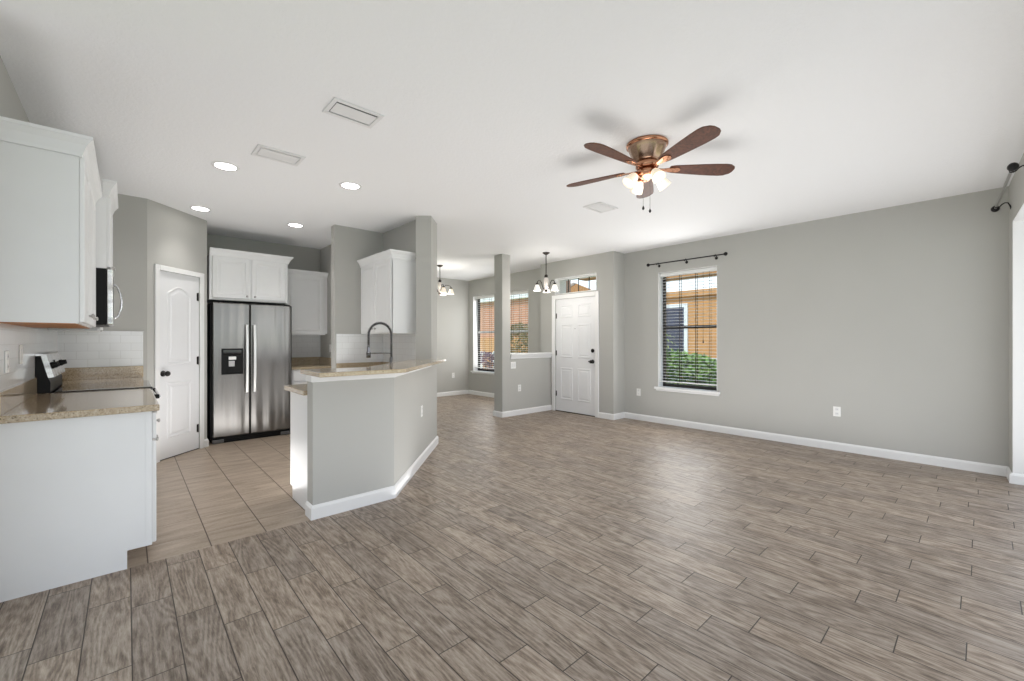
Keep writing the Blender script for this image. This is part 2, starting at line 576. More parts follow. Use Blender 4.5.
def build(name, mb, mat, parent=None, label=None, cat=None, group=None, kind=None, loc=None):
    """mesh object from world-space builder; a child keeps its root's origin"""
    base = Vector(root_of(parent).location) if parent else Vector(loc) if loc else Vector((0, 0, 0))
    me = bpy.data.meshes.new(name)
    me.from_pydata([p - base for p in mb.v], [], mb.f)
    me.polygons.foreach_set('use_smooth', mb.s)
    me.update()
    bm = bmesh.new()
    bm.from_mesh(me)
    bmesh.ops.recalc_face_normals(bm, faces=bm.faces)
    bm.to_mesh(me)
    bm.free()
    me.materials.append(MATS[mat])
    o = bpy.data.objects.new(name, me)
    COL.objects.link(o)
    if parent:
        o.parent = parent
    else:
        o.location = base
    tag(o, label, cat, group, kind)
    return o

def struct(name, mb, mat, label=None):
    return build(name, mb, mat, label=label, cat='structure' if label is None else None, kind='structure')

H = 2.74
# plan (metres): camera stands at 0,0 ; Y runs along the window wall, X towards it
XL = -0.478      # kitchen left wall
YR = 5.75        # wall behind the range run
P0, P1 = (0.157, 5.75), (0.725, 6.318)   # diagonal pantry wall
YF = 7.08        # wall behind the fridge
XA = 2.29        # alcove side wall
YS, YS2 = 5.45, 5.57   # sink wall
XP = 2.58        # wall behind the corner uppers
XW = 6.17        # window wall
XE = 5.86        # entry wall
YE0, YE1 = 4.02, 5.66
YD = 8.39        # dining end wall
XC = 6.17; YC = -0.165
RS = 0.048       # slant of the right wall
ry = lambda x: YC - RS * (XC - x)

# ---- floor and ceiling
mb = MB().box((-4, -4, -0.12), (6.5, 3.226, 0)).box((0.99, 3.226, -0.12), (6.5, 9.0, 0))
struct('floor', mb, 'plank_floor', 'grey brown wood-look plank floor of the living room')
mb = MB().box((-1.0, 3.226, -0.12), (0.99, 7.4, 0.0)).box((0.99, 3.30, -0.10), (1.5, 4.2, 0.0008)).box((0.99, 4.2, -0.10), (XA + .05, 7.4, 0.0008))
struct('floor_kitchen', mb, 'kitchen_tile', 'beige square tile floor of the kitchen')
struct('ceiling', MB().box((-4, -4, H), (6.6, 9.0, H + 0.2)), 'ceiling_paint', 'flat white textured ceiling over kitchen and living room')  # unseen overhang past the rooms extended to keep the sun out

# ---- walls
def wall_with_holes(M, w, t, holes, h=H):
    """wall in frame M: x 0..w, y 0..h, z -t..0 with rectangular holes (x0,x1,y0,y1)"""
    mb = MB(M)
    xs = sorted({0, w, *[q for o in holes for q in o[:2]]})
    for x0, x1 in zip(xs[:-1], xs[1:]):
        hs = sorted([o for o in holes if o[0] <= x0 + 1e-6 and o[1] >= x1 - 1e-6], key=lambda o: o[2])
        y = 0
        for o in hs:
            if o[2] > y + 1e-6:
                mb.box((x0, y, -t), (x1, o[2], 0))
            y = o[3]
        if y < h - 1e-6:
            mb.box((x0, y, -t), (x1, h, 0))
    return mb

WP = 'wall_paint'
struct('wall_left', MB().box((XL - 0.15, 2.9, 0), (XL, YR + 0.15, H)), WP, 'grey wall on the left behind the range')
struct('wall_range', MB().box((XL, YR, 0), (P0[0], YR + 0.12, H)), WP, 'grey wall at the far end of the range counter')
dw = math.hypot(P1[0] - P0[0], P1[1] - P0[1])
D45 = (math.sqrt(.5), math.sqrt(.5))
MP = frame((P0[0], P0[1], 0), D45)
# pantry door opening, measured along the diagonal
PD0, PD1, PDH = 0.132, 0.692, 2.035
struct('wall_pantry', wall_with_holes(MP, dw, 0.11, [(PD0, PD1, 0, PDH)]), WP, 'diagonal grey wall around the pantry door')
struct('wall_pantry_side', MB().prism([P1, (P1[0] - 0.08, P1[1] + 0.08), (P1[0] - 0.08, YF), (P1[0], YF)], 0, H), WP, 'grey return wall beside the fridge')
struct('wall_fridge', MB().box((P1[0] - 0.1, YF, 0), (XA + 0.1, YF + 0.12, H)), WP, 'grey wall behind the fridge and its cabinets')
struct('wall_alcove', MB().box((XA, YS2, 0), (XA + 0.11, YF, H)), WP, 'grey side wall of the alcove beside the fridge')
struct('wall_sink', MB().box((1.935, YS, 0), (XP, YS2, H)), WP, 'grey wall with white tiles beyond the sink')
# the partition: wall behind corner cabinets, then the diagonal wall end that meets the bar
A0 = (2.634, 4.312); A1 = (2.871, 4.566)
B0 = (1.622, 3.228)
struct('wall_partition', MB().box((XP, 4.53, 0), (2.70, YS2, H)), WP, 'full height grey wall behind the corner cabinet')
struct('wall_end', MB().prism([(2.5985, 4.5285), (2.502, 4.435), A0, A1, (2.77, 4.66), (2.7005, 4.66), (2.7005, 4.5285)], 0, H), WP, 'full height grey wall end beside the breakfast bar')
# peninsula half wall (front face then diagonal face)
HW = 1.035
pen = [(0.991, 3.226), (B0[0], B0[1]), A0, (2.502, 4.435), (1.49, 3.348), (0.991, 3.348)]
struct('wall_peninsula', MB().prism(pen, 0, HW), WP, 'grey half wall below the granite breakfast bar')
struct('wall_dining', MB().box((2.6, YD, 0), (XW + 0.3, YD + 0.12, H)), WP, 'grey end wall of the dining area')
WIN = [(7.31, 8.21), (6.31, 7.21), (2.51, 3.41)]
WZ0, WZ1 = 0.56, 2.345
Mw = frame((XW, YD, 0), (0, -1))
hol = [(YD - b_, YD - a_, WZ0, WZ1) for a_, b_ in WIN[:2]]
struct('wall_window', wall_with_holes(frame((XW, YD, 0), (0, -1)), YD - YE1 + 0.05, 0.2, hol), WP, 'grey dining wall holding the twin windows')
struct('wall_living', wall_with_holes(frame((XW, YE0, 0), (0, -1)), YE0 - YC + 0.05, 0.2, [(YE0 - 3.41, YE0 - 2.51, WZ0, WZ1)]), WP, 'long grey living room wall with one window')
FD0, FD1 = 4.375, 5.285
TR0, TR1, TRZ0, TRZ1 = 4.36, 5.30, 2.135, 2.43
struct('wall_entry', wall_with_holes(frame((XE, YE1, 0), (0, -1)), YE1 - YE0, 0.32, [(YE1 - FD1, YE1 - FD0, 0, 2.045), (YE1 - TR1, YE1 - TR0, TRZ0, TRZ1)]), WP, 'grey entry wall around the front door')
CX0, CX1, CY0, CY1 = 4.66, 4.84, 5.39, 5.60
struct('column', MB().box((CX0, CY0, 0), (CX1, CY1, H)), WP, 'square grey full height column at the entry half wall')
struct('wall_entry_half', MB().box((CX1, CY0, 0), (XE, CY0 + 0.12, 1.0)), WP, 'grey half wall between entry and dining area')
# right wall: short return, opening with header
rdir = Vector((-1, -RS)).normalized()
xo = 5.915
def rp(x, off=0.0):
    return (x, ry(x) + off)
T = 0.26
mb = MB().prism([rp(XC + 0.05), rp(xo), (xo, ry(xo) - T), (XC + 0.05, ry(XC) - T)], 0, H)
mb.prism([rp(xo), rp(2.6), (2.6, ry(2.6) - T), (xo, ry(xo) - T)], 2.36, H)
struct('wall_right', mb, WP, 'grey return wall and header at the patio opening')
mb = MB().prism([(xo - 0.0005, ry(xo) - 0.004), (xo - 0.006, ry(xo) - 0.004), (xo - 0.006, ry(xo) - T), (xo - 0.0005, ry(xo) - T)], 0.0, 2.36)
mb.prism([(xo, ry(xo) - 0.004), (2.6, ry(2.6) - 0.004), (2.6, ry(2.6) - T), (xo, ry(xo) - T)], 2.352, 2.36)
struct('trim_1', mb, 'white_paint', 'white lining of the patio opening')

# ---- baseboards
def baseboard(name, pts, label, h=0.095, t=0.016):
    """polyline with the room on the left of the travel direction"""
    mb = MB()
    P = [Vector(p) for p in pts]
    off = []
    for i, p in enumerate(P):
        ns = []
        if i > 0:
            e = (P[i] - P[i - 1]).normalized(); ns.append(Vector((-e.y, e.x)))
        if i < len(P) - 1:
            e = (P[i + 1] - P[i]).normalized(); ns.append(Vector((-e.y, e.x)))
        k = sum(ns, Vector((0, 0)))
        k = k / max(0.3, k.dot(ns[0]))
        off.append(k)
    prof = [(0, 0), (t, 0), (t, h - 0.02), (t * 0.55, h - 0.006), (0.002, h), (0, h)]
    loops = []
    for p, k in zip(P, off):
        loops.append([(p.x + k.x * d, p.y + k.y * d, z) for d, z in prof])
    n = len(prof)
    vs = [q for l in loops for q in l]
    fs = []
    for i in range(len(loops) - 1):
        for k in range(n):
            fs.append([i * n + k, i * n + (k + 1) % n, (i + 1) * n + (k + 1) % n, (i + 1) * n + k])
    fs.append(list(range(n))); fs.append([(len(loops) - 1) * n + k for k in range(n)][::-1])
    mb.add(vs, fs)
    return struct(name, mb, 'white_paint', label)

FC0, FC1 = FD0 - 0.075, FD1 + 0.085
baseboard('baseboard_right', [(xo - 0.006, ry(xo) - T), (xo - 0.006, ry(xo)), (XC, ry(XC)), (XW, YE0), (XE, YE0), (XE, FC0)], 'white baseboard along the living room wall')
baseboard('baseboard_entry', [(XE, FC1), (XE, CY0), (CX0, CY0), (CX0, CY1), (CX1, CY1)][0:5], 'white baseboard around column and entry half wall')
baseboard('baseboard_dining', [(XW, YE1 + 0.05), (XW, YD), (2.72, YD)], 'white baseboard of the dining area')
baseboard('baseboard_peninsula', [(2.77, 4.66), A1, B0, (0.991, 3.226), (0.991, 3.348)], 'white baseboard around the peninsula half wall', h=0.10)

# white apron trim just below the bar
def band(pts, z0, z1, t):
    mb = MB()
    P = [Vector(p) for p in pts]
    loops = []
    for i, p in enumerate(P):
        ns = []
        if i > 0:
            e = (P[i] - P[i - 1]).normalized(); ns.append(Vector((e.y, -e.x)))
        if i < len(P) - 1:
            e = (P[i + 1] - P[i]).normalized(); ns.append(Vector((e.y, -e.x)))
        k = sum(ns, Vector((0, 0))); k = k / max(0.3, k.dot(ns[0]))
        loops.append([(p.x, p.y, z0), (p.x + k.x * t, p.y + k.y * t, z0 + 0.006), (p.x + k.x * t, p.y + k.y * t, z1), (p.x, p.y, z1)])
    n = 4
    vs = [q for l in loops for q in l]
    fs = [[i * n + k, i * n + (k + 1) % n, (i + 1) * n + (k + 1) % n, (i + 1) * n + k] for i in range(len(loops) - 1) for k in range(n)]
    fs += [[0, 1, 2, 3], [(len(loops) - 1) * n + k for k in (3, 2, 1, 0)]]
    return mb.add(vs, fs)
struct('trim_2', band([(0.991, 3.348), (0.991, 3.226), B0, (2.60, 4.2745)], 0.982, 1.034, 0.014), 'white_paint', 'white apron trim under the granite bar top')

# entry half wall cap
mb = MB().box((CX1 + 0.0, CY0 - 0.045, 1.035), (XE, CY0 + 0.165, 1.067), 0.008, 2)
mb.box((CX1, CY0 - 0.026, 1.0), (XE, CY0 + 0.146, 1.035), 0.006)
mb.box((CX1, CY0 - 0.014, 0.972), (XE, CY0 - 0.0, 1.0), 0.004)
struct('trim_3', mb, 'white_paint', 'white ledge capping the entry half wall')

# ------------------------------------------------------------------ panel helpers
def rect(x0, y0, x1, y1):
    return [(x0, y0), (x1, y0), (x1, y1), (x0, y1)]

def L3(poly, z):
    return [(p[0], p[1], z) for p in poly]

def moulded_panel(mb, poly, z, mw=0.022, mh=0.006, fo=0.040, fh=0.005):
    """moulding ring + raised field laid on a flat face at local z"""
    mb.loft([L3(poly, z), L3(offset_poly(poly, mw * 0.3), z + mh), L3(offset_poly(poly, mw * 0.7), z + mh), L3(offset_poly(poly, mw), z)], cap=False)
    mb.loft([L3(offset_poly(poly, fo), z), L3(offset_poly(poly, fo + 0.014), z + fh)])

def arch_rect(x0, y0, x1, y1, rise, n=12):
    """rectangle whose top edge bows upward as a camber"""
    pts = [(x0, y0), (x1, y0)]
    for i in range(n + 1):
        t = i / n
        x = x1 + (x0 - x1) * t
        pts.append((x, y1 + rise * math.sin(PI * t)))
    return pts

def cabinet_door(mb, x0, y0, x1, y1, z, t=0.019, rail=0.055):
    """raised panel cabinet door; z is the plane it sits on"""
    mb.box((x0, y0, z), (x1, y1, z + t - 0.006))
    o, i = rect(x0, y0, x1, y1), rect(x0 + rail, y0 + rail, x1 - rail, y1 - rail)
    zb, zt = z + t - 0.006, z + t
    mb.loft([L3(o, zb), L3(o, zt - 0.004), L3(offset_poly(o, 0.004), zt), L3(offset_poly(i, -0.008), zt), L3(i, zb + 0.0005)], cap=False)
    mb.loft([L3(offset_poly(i, 0.012), zb), L3(offset_poly(i, 0.034), zt - 0.001)])

def knob(parent, M, x, y, z, mat='satin_nickel', name='knob'):
    k = MB(M)
    k.lathe([(0.0, 0.026), (0.009, 0.025), (0.014, 0.020), (0.012, 0.014), (0.006, 0.011), (0.005, 0.0), (0.008, -0.001)], (x, y, z), (0, 0, 1), 12)
    return build(name, k, mat, parent)

def crown(pts, z0, z1, out, mat_parent, name='crown_moulding', mat='cabinet_white'):
    """crown swept along polyline; room on the right of travel"""
    P = [Vector(p) for p in pts]
    prof = [(0, z0), (0.012, z0), (0.016, z0 + 0.015), (out * 0.55, z0 + (z1 - z0) * 0.55), (out * 0.9, z1 - 0.02), (out, z1 - 0.016), (out, z1), (0, z1)]
    loops = []
    for i, p in enumerate(P):
        ns = []
        if i > 0:
            e = (P[i] - P[i - 1]).normalized(); ns.append(Vector((e.y, -e.x)))
        if i < len(P) - 1:
            e = (P[i + 1] - P[i]).normalized(); ns.append(Vector((e.y, -e.x)))
        k = sum(ns, Vector((0, 0))); k = k / max(0.3, k.dot(ns[0]))
        loops.append([(p.x + k.x * d, p.y + k.y * d, z) for d, z in prof])
    n = len(prof)
    vs = [q for l in loops for q in l]
    fs = [[i * n + k, i * n + (k + 1) % n, (i + 1) * n + (k + 1) % n, (i + 1) * n + k] for i in range(len(loops) - 1) for k in range(n)]
    fs += [list(range(n)), [(len(loops) - 1) * n + k for k in range(n)][::-1]]
    return build(name, MB().add(vs, fs), mat, mat_parent)

CW = 'cabinet_white'
# ------------------------------------------------------------------ kitchen: left run
# upper cabinet nearest the camera
UZ0, UZ1 = 1.37, 2.29
r = empty('upper_cabinet', (XL, 3.6, UZ0), 'large white upper cabinet nearest the camera over the left counter', 'cabinet', 'upper cabinets over the range run')
bx = MB().box((XL + .001, 3.226, UZ0 + 0.004), (-0.187, 4.378, UZ1))
build('cabinet_body', bx, CW, r)
build('bottom_panel', MB().box((XL + .004, 3.232, UZ0), (-0.20, 4.375, UZ0 + 0.0038)), 'maple_ply', r, label='bare wood underside of the cabinet')
Mf = frame((-0.187, 3.226, 0), (0, 1))
for a_, b_, kx in ((0.012, 0.382, 0.345), (0.390, 0.762, 0.425), (0.770, 1.140, 0.805)):
    d = MB(Mf); cabinet_door(d, a_, UZ0 + 0.012, b_, UZ1 - 0.015, 0.001, 0.020)
    do = build('door', d, CW, r); knob(do, Mf, kx, UZ0 + 0.06, 0.020)
crown([(XL + .001, 3.2235), (-0.187, 3.2235), (-0.187, 4.378)], UZ1 - 0.03, 2.362, 0.055, r)

# cabinet above the microwave (deeper)
MZ0, MZ1 = 1.822, 2.39
r = empty('upper_cabinet', (XL, 4.760, MZ0), 'short deep white cabinet directly above the microwave', 'cabinet', 'upper cabinets over the range run')
build('cabinet_body', MB().box((XL + .001, 4.381, MZ0), (-0.108, 5.138, MZ1)), CW, r)
Mf = frame((-0.108, 4.381, 0), (0, 1))
for a_, b_, kx in ((0.010, 0.375, 0.34), (0.381, 0.747, 0.415)):
    d = MB(Mf); cabinet_door(d, a_, MZ0 + 0.012, b_, MZ1 - 0.03, 0.001, 0.019, 0.05)
    do = build('door', d, CW, r); knob(do, Mf, kx, MZ0 + 0.05, 0.019)
crown([(-0.131, 4.381), (-0.108, 4.381), (-0.108, 5.138)], MZ1 - 0.03, 2.470, 0.055, r)

# cabinet past the microwave
r = empty('upper_cabinet', (XL, 5.2, UZ0), 'white upper cabinet beyond the microwave by the end wall', 'cabinet', 'upper cabinets over the range run')
build('cabinet_body', MB().box((XL + .001, 5.142, UZ0), (-0.187, YR - .002, UZ1)), CW, r)
Mf = frame((-0.187, 5.142, 0), (0, 1))
for a_, b_, kx in ((0.010, 0.296, 0.265), (0.302, 0.590, 0.335)):
    d = MB(Mf); cabinet_door(d, a_, UZ0 + 0.012, b_, UZ1 - 0.015, 0.001, 0.019)
    do = build('door', d, CW, r); knob(do, Mf, kx, UZ0 + 0.06, 0.019)

# microwave
r = empty('microwave', (XL, 4.760, 1.40), 'black and steel microwave mounted above the range', 'microwave')
build('housing', MB().box((XL + .002, 4.384, 1.402), (-0.108, 5.136, 1.82), 0.004), 'black_plastic', r)
Mf = frame((-0.108, 4.384, 0), (0, 1))
d = MB(Mf).box((0.0, 1.404, 0.001), (0.57, 1.819, 0.033), 0.006, 2)
do = build('door', d, 'stainless_light', r)
build('door_glass', MB(Mf).box((0.06, 1.465, 0.0332), (0.46, 1.765, 0.035)), 'black_glass', do)
hp = [(0.535, 1.47, 0.032), (0.535, 1.49, 0.056), (0.535, 1.55, 0.074), (0.535, 1.615, 0.079), (0.535, 1.68, 0.071), (0.535, 1.735, 0.053), (0.535, 1.755, 0.032)]
build('handle', MB(Mf).tube(hp, 0.009, 10), 'chrome', do)
build('control_panel', MB(Mf).box((0.575, 1.404, 0.001), (0.752, 1.819, 0.031), 0.005, 2).box((0.60, 1.42, 0.0312), (0.73, 1.66, 0.032)).box((0.60, 1.69, 0.0312), (0.73, 1.74, 0.033)), 'black_glass', r)
build('vent_grille', MB().box((-0.40, 4.420, 1.398), (-0.13, 5.100, 1.4025)), 'slot_dark', r)

# base cabinet nearest
BZ = 0.876
r = empty('base_cabinet', (XL, 3.6, 0), 'white base cabinet with plain end panel at the left edge', 'cabinet', 'kitchen base cabinets')
M_ = frame((XL, 3.226, 0), (1, 0))
prof = [(0.001, 0.0), (0.481, 0.0), (0.481, 0.102), (0.588, 0.102), (0.588, BZ), (0.001, BZ)]
bx = MB(M_).prism(prof, -1.154, 0.0)
build('cabinet_body', bx, CW, r)
build('end_stile', MB(M_).box((0.560, 0.104, 0.0), (0.588, BZ - .001, 0.0025)).box((0.462, 0.0, 0.0), (0.4805, 0.115, 0.003)), CW, r)
Mf = frame((0.11, 3.226, 0), (0, 1))
for a_, b_, kx in ((0.010, 0.382, 0.345), (0.390, 0.762, 0.425), (0.770, 1.142, 0.805)):
    d = MB(Mf).box((a_, 0.715, 0.001), (b_, 0.865, 0.020), 0.003)
    do = build('drawer', d, CW, r); knob(do, Mf, (a_ + b_) / 2, 0.79, 0.020)
    d = MB(Mf); cabinet_door(d, a_, 0.112, b_, 0.70, 0.001, 0.019)
    do = build('door', d, CW, r); knob(do, Mf, kx, 0.65, 0.019)

r = empty('base_cabinet', (XL, 5.2, 0), 'white base cabinet between the range and the end wall', 'cabinet', 'kitchen base cabinets')
M_ = frame((XL, 5.145, 0), (1, 0))
build('cabinet_body', MB(M_).prism([(0.001, 0), (0.481, 0), (0.481, 0.102), (0.575, 0.102), (0.575, BZ), (0.001, BZ)], -(YR - 5.145 - .002), 0), CW, r)
Mf = frame((XL + 0.575, 5.145, 0), (0, 1))
for a_, b_, kx in ((0.010, 0.296, 0.265), (0.302, 0.590, 0.335)):
    d = MB(Mf).box((a_, 0.715, 0.001), (b_, 0.865, 0.020), 0.003)
    do = build('drawer', d, CW, r); knob(do, Mf, (a_ + b_) / 2, 0.79, 0.020)
    d = MB(Mf); cabinet_door(d, a_, 0.112, b_, 0.70, 0.001, 0.019)
    do = build('door', d, CW, r); knob(do, Mf, kx, 0.65, 0.019)

# counters
CT = 0.914
r = empty('countertop', (XL, 3.6, BZ), 'tan granite countertop in front of the range at the left edge', 'countertop', 'granite countertops')
build('slab', MB().box((XL + .001, 3.192, BZ + 0.001), (0.142, 4.379, CT), 0.006, 2), 'granite', r)
build('upstand', MB().box((XL + .001, 3.226, CT), (XL + 0.021, 4.379, 1.028), 0.002), 'granite', r)
r = empty('countertop', (XL, 5.2, BZ), 'tan granite countertop beyond the range against the end wall', 'countertop', 'granite countertops')
build('slab', MB().box((XL + .001, 5.142, BZ + 0.001), (0.125, YR - .001, CT), 0.006, 2), 'granite', r)
build('upstand', MB().box((XL + .001, 5.142, CT), (XL + 0.021, YR - .021, 1.028), 0.002).box((XL + .001, YR - .021, CT), (0.128, YR - .001, 1.028), 0.002), 'granite', r)

# backsplash tiles
def splash(mb, label):
    return build('tile_backsplash', mb, 'subway_tile', label=label, cat='backsplash', group='white tile backsplashes')
splash(MB().box((XL + .0005, 3.226, 1.0285), (XL + 0.009, YR - .01, UZ0 + .0)), 'white subway tile backsplash on the left wall behind the range')
splash(MB().box((XL + .0005, YR - .009, 1.0285), (0.126, YR - .0005, UZ0)).box((XL + 0.3, YR - .012, UZ0), (0.130, YR - .0005, UZ0 + .008)), 'white subway tile backsplash on the end wall beside the pantry')

# range
r = empty('range', (XL, 4.760, 0), 'stainless range with black glass top between the left counters', 'stove')
RX = 0.135
build('oven_body', MB().box((XL + 0.05, 4.385, 0.10), (RX, 5.137, 0.895), 0.004).box((XL + 0.06, 4.400, 0.0), (RX - 0.07, 5.120, 0.10)), 'black_plastic', r)
build('cooktop', MB().box((XL + 0.10, 4.383, 0.897), (RX + 0.018, 5.139, 0.921), 0.005, 2), 'black_glass', r, label='black glass cooktop')
Mf = frame((RX, 4.385, 0), (0, 1))
d = MB(Mf).box((0.004, 0.29, 0.001), (0.748, 0.878, 0.028), 0.006, 2)
do = build('oven_door', d, 'stainless_light', r)
build('door_window', MB(Mf).box((0.13, 0.42, 0.0282), (0.62, 0.70, 0.030)), 'black_glass', do)
hd = MB(Mf).cyl((0.06, 0.836, 0.058), (0.692, 0.836, 0.058), 0.011, n=12)
build('handle', hd, 'chrome', do)
build('handle_mount', MB(Mf).box((0.055, 0.818, 0.028), (0.085, 0.852, 0.062), 0.004), 'black_plastic', do)
build('handle_mount', MB(Mf).box((0.667, 0.818, 0.028), (0.697, 0.852, 0.062), 0.004), 'black_plastic', do)
build('drawer', MB(Mf).box((0.004, 0.11, 0.001), (0.748, 0.28, 0.024), 0.005, 2), 'stainless_light', r)
# backguard: side profile in X-Z extruded along Y
M_ = frame((0, 4.385, 0), (1, 0))
bg0 = [(-0.467, 0.915), (-0.395, 0.915), (-0.395, 0.990), (-0.408, 1.03), (-0.441, 1.175), (-0.467, 1.175)]
bgo = build('backguard', MB(M_).prism(bg0, -0.752, 0.0), 'black_plastic', r, label='black end cap of the range backguard')
face = [(-0.407, 1.020), (-0.377, 1.026), (-0.415, 1.186), (-0.467, 1.194), (-0.467, 1.1765), (-0.440, 1.1765)]
build('control_panel', MB(M_).prism(face[::-1], -0.752, 0.0), 'stainless_light', bgo)
nrm = Vector((0.16, 0, 0.038)).normalized()
for yy in (4.460, 4.550, 4.970, 5.060):
    c = Vector((-0.395, yy, 1.105))
    kb = MB().lathe([(0.024, 0.0), (0.024, 0.006), (0.019, 0.010), (0.017, 0.030), (0.0, 0.032)], c, nrm, 16)
    build('knob', kb, 'black_plastic', r)
pa = Vector((-0.3935, 4.760, 1.11))
build('display', MB(Matrix.Translation(pa) @ Matrix((( 0, -0.231, 0.973), (1, 0, 0), (0, 0.973, 0.231))).to_4x4()).box((-0.10, -0.03, 0), (0.10, 0.03, 0.003)), 'black_glass', r)

# ------------------------------------------------------------------ pantry door
def hinge(parent, M, x, y, z, mat='black_metal'):
    return build('hinge', MB(M).box((x - 0.014, y - 0.045, z), (x + 0.014, y + 0.045, z + 0.003)).cyl((x, y - 0.048, z + 0.006), (x, y + 0.048, z + 0.006), 0.006, n=10), mat, parent)

def casing(parent, M, x0, x1, y1, w=0.06, z=0.0, t=0.018):
    c = MB(M)
    for a_, b_ in ((x0 - w, x0), (x1, x1 + w)):
        c.box((a_, 0.0, z), (b_, y1 + w, z + t), 0.004)
    c.box((x0, y1, z), (x1, y1 + w, z + t), 0.004)
    return build('casing', c, 'white_paint', parent)

r = empty('door_2', (P0[0] + .3, P0[1] + .3, 0), 'white arched panel pantry door in the diagonal wall', 'door', kind='structure')
w_ = PD1 - PD0
sl = MB(MP).box((PD0 + 0.003, 0.012, -0.045), (PD1 - 0.003, PDH - 0.004, -0.010))
Mq = MP @ Matrix.Translation((PD0, 0, -0.010))
pm = MB(Mq)
moulded_panel(pm, arch_rect(0.115, 1.02, w_ - 0.115, 1.80, 0.085), 0.0, 0.026, 0.007, 0.045, 0.006)
moulded_panel(pm, rect(0.115, 0.22, w_ - 0.115, 0.83), 0.0, 0.026, 0.007, 0.045, 0.006)
sl.v += pm.v; off_ = len(sl.v) - len(pm.v); sl.f += [[i + off_ for i in f] for f in pm.f]; sl.s += pm.s
so = build('slab', sl, 'door_white', r)
casing(r, MP, PD0 + 0.004, PD1 - 0.004, PDH - 0.004, 0.056)
kn = MB(MP @ Matrix.Translation((PD0 + 0.065, 0.93, -0.010))).lathe([(0.032, 0.0), (0.032, 0.006), (0.013, 0.012), (0.011, 0.03), (0.022, 0.038), (0.029, 0.052), (0.024, 0.066), (0.0, 0.072)], (0, 0, 0), (0, 0, 1), 18)
build('knob', kn, 'black_metal', so)
for hy in (0.25, 1.05, 1.80):
    hinge(r, MP, PD1 - 0.022, hy, -0.010)
build('threshold', MB(MP).box((PD0 + 0.003, 0.0008, -0.045), (PD1 - 0.003, 0.011, -0.014)), 'slot_dark', r)
baseboard('baseboard_pantry', [(P1[0], P1[1] + 0.10), P1, (P0[0] + (PD1 + 0.058) * D45[0], P0[1] + (PD1 + 0.058) * D45[1])][::1], 'white baseboard stub beside the fridge')

# ------------------------------------------------------------------ fridge
FX0, FX1, FYF = 0.765, 1.690, 6.385
r = empty('refrigerator', ((FX0 + FX1) / 2, 6.7, 0), 'stainless side by side refrigerator with black water dispenser', 'refrigerator')
build('cabinet_body', MB().box((FX0 + 0.004, FYF + 0.065, 0.03), (FX1 - 0.004, 7.03, 1.752), 0.004), 'black_plastic', r)
Mf = frame((FX0, FYF, 0), (1, 0))
FS = 0.405
def fr_door(x0, x1):
    return MB(Mf).box((x0, 0.075, -0.058), (x1, 1.762, 0.0), 0.012, 3)
d1 = build('freezer_door', fr_door(0.025, FS + 0.018), 'stainless', r)
d2 = build('fridge_door', fr_door(FS + 0.026, FX1 - FX0), 'stainless', r)
def fr_handle(x, parent):
    z0_, z1_ = 0.62, 1.49
    pts = []
    for i in range(13):
        t = i / 12
        pts.append((x, z0_ + (z1_ - z0_) * t, 0.030 + 0.030 * math.sin(PI * t)))
    h_ = MB(Mf)
    loops = []
    for p in pts:
        loops.append([(p[0] - 0.017, p[1], p[2] - 0.006), (p[0] + 0.017, p[1], p[2] - 0.006), (p[0] + 0.012, p[1], p[2] + 0.009), (p[0] - 0.012, p[1], p[2] + 0.009)])
    h_.add(loops[0], [[3, 2, 1, 0]])
    h_.loft(loops)
    h_.box((x - 0.012, z0_ + 0.005, 0), (x + 0.012, z0_ + 0.035, 0.032)).box((x - 0.012, z1_ - 0.035, 0), (x + 0.012, z1_ - 0.005, 0.032))
    return build('handle', h_, 'handle_steel', parent)
fr_handle(FS - 0.020, d1)
fr_handle(FS + 0.066, d2)
dx0, dx1, dy0, dy1 = 0.115, 0.348, 0.858, 1.185
dp = MB(Mf)
dp.box((dx0, dy0, 0.0003), (dx1, dy1, 0.004), 0.0015)
dpo = build('dispenser', dp, 'black_plastic', d1)
build('control_strip', MB(Mf).box((dx0 + 0.02, dy1 - 0.085, 0.004), (dx1 - 0.02, dy1 - 0.02, 0.0052)), 'black_glass', dpo)
build('nozzle', MB(Mf).box((dx0 + 0.075, dy0 + 0.185, 0.004), (dx0 + 0.155, dy0 + 0.225, 0.020), 0.004), 'plate_white', dpo)
build('paddle', MB(Mf).box((dx0 + 0.075, dy0 + 0.10, 0.004), (dx0 + 0.14, dy0 + 0.172, 0.013), 0.003), 'satin_nickel', dpo)
build('drip_tray', MB(Mf).box((dx0 + 0.03, dy0 + 0.012, 0.004), (dx1 - 0.03, dy0 + 0.035, 0.016), 0.003), 'black_plastic', dpo)
build('kick_grille', MB(Mf).box((0.03, 0.0, -0.052), (FX1 - FX0 - 0.01, 0.07, -0.012), 0.003).box((0.05, 0.02, -0.012), (FX1 - FX0 - 0.05, 0.026, -0.008)).box((0.05, 0.04, -0.012), (FX1 - FX0 - 0.05, 0.046, -0.008)), 'black_plastic', r)
for xx in (0.07, FX1 - FX0 - 0.09):
    build('foot', MB(Mf).box((xx - 0.05, 0.004, -0.012), (xx + 0.07, 0.05, 0.012), 0.008, 2), 'slot_dark', r)
for xx in (0.03, FX1 - FX0 - 0.09):
    build('hinge_cap', MB(Mf).box((xx, 1.7625, -0.05), (xx + 0.07, 1.775, -0.01), 0.003), 'black_plastic', r)

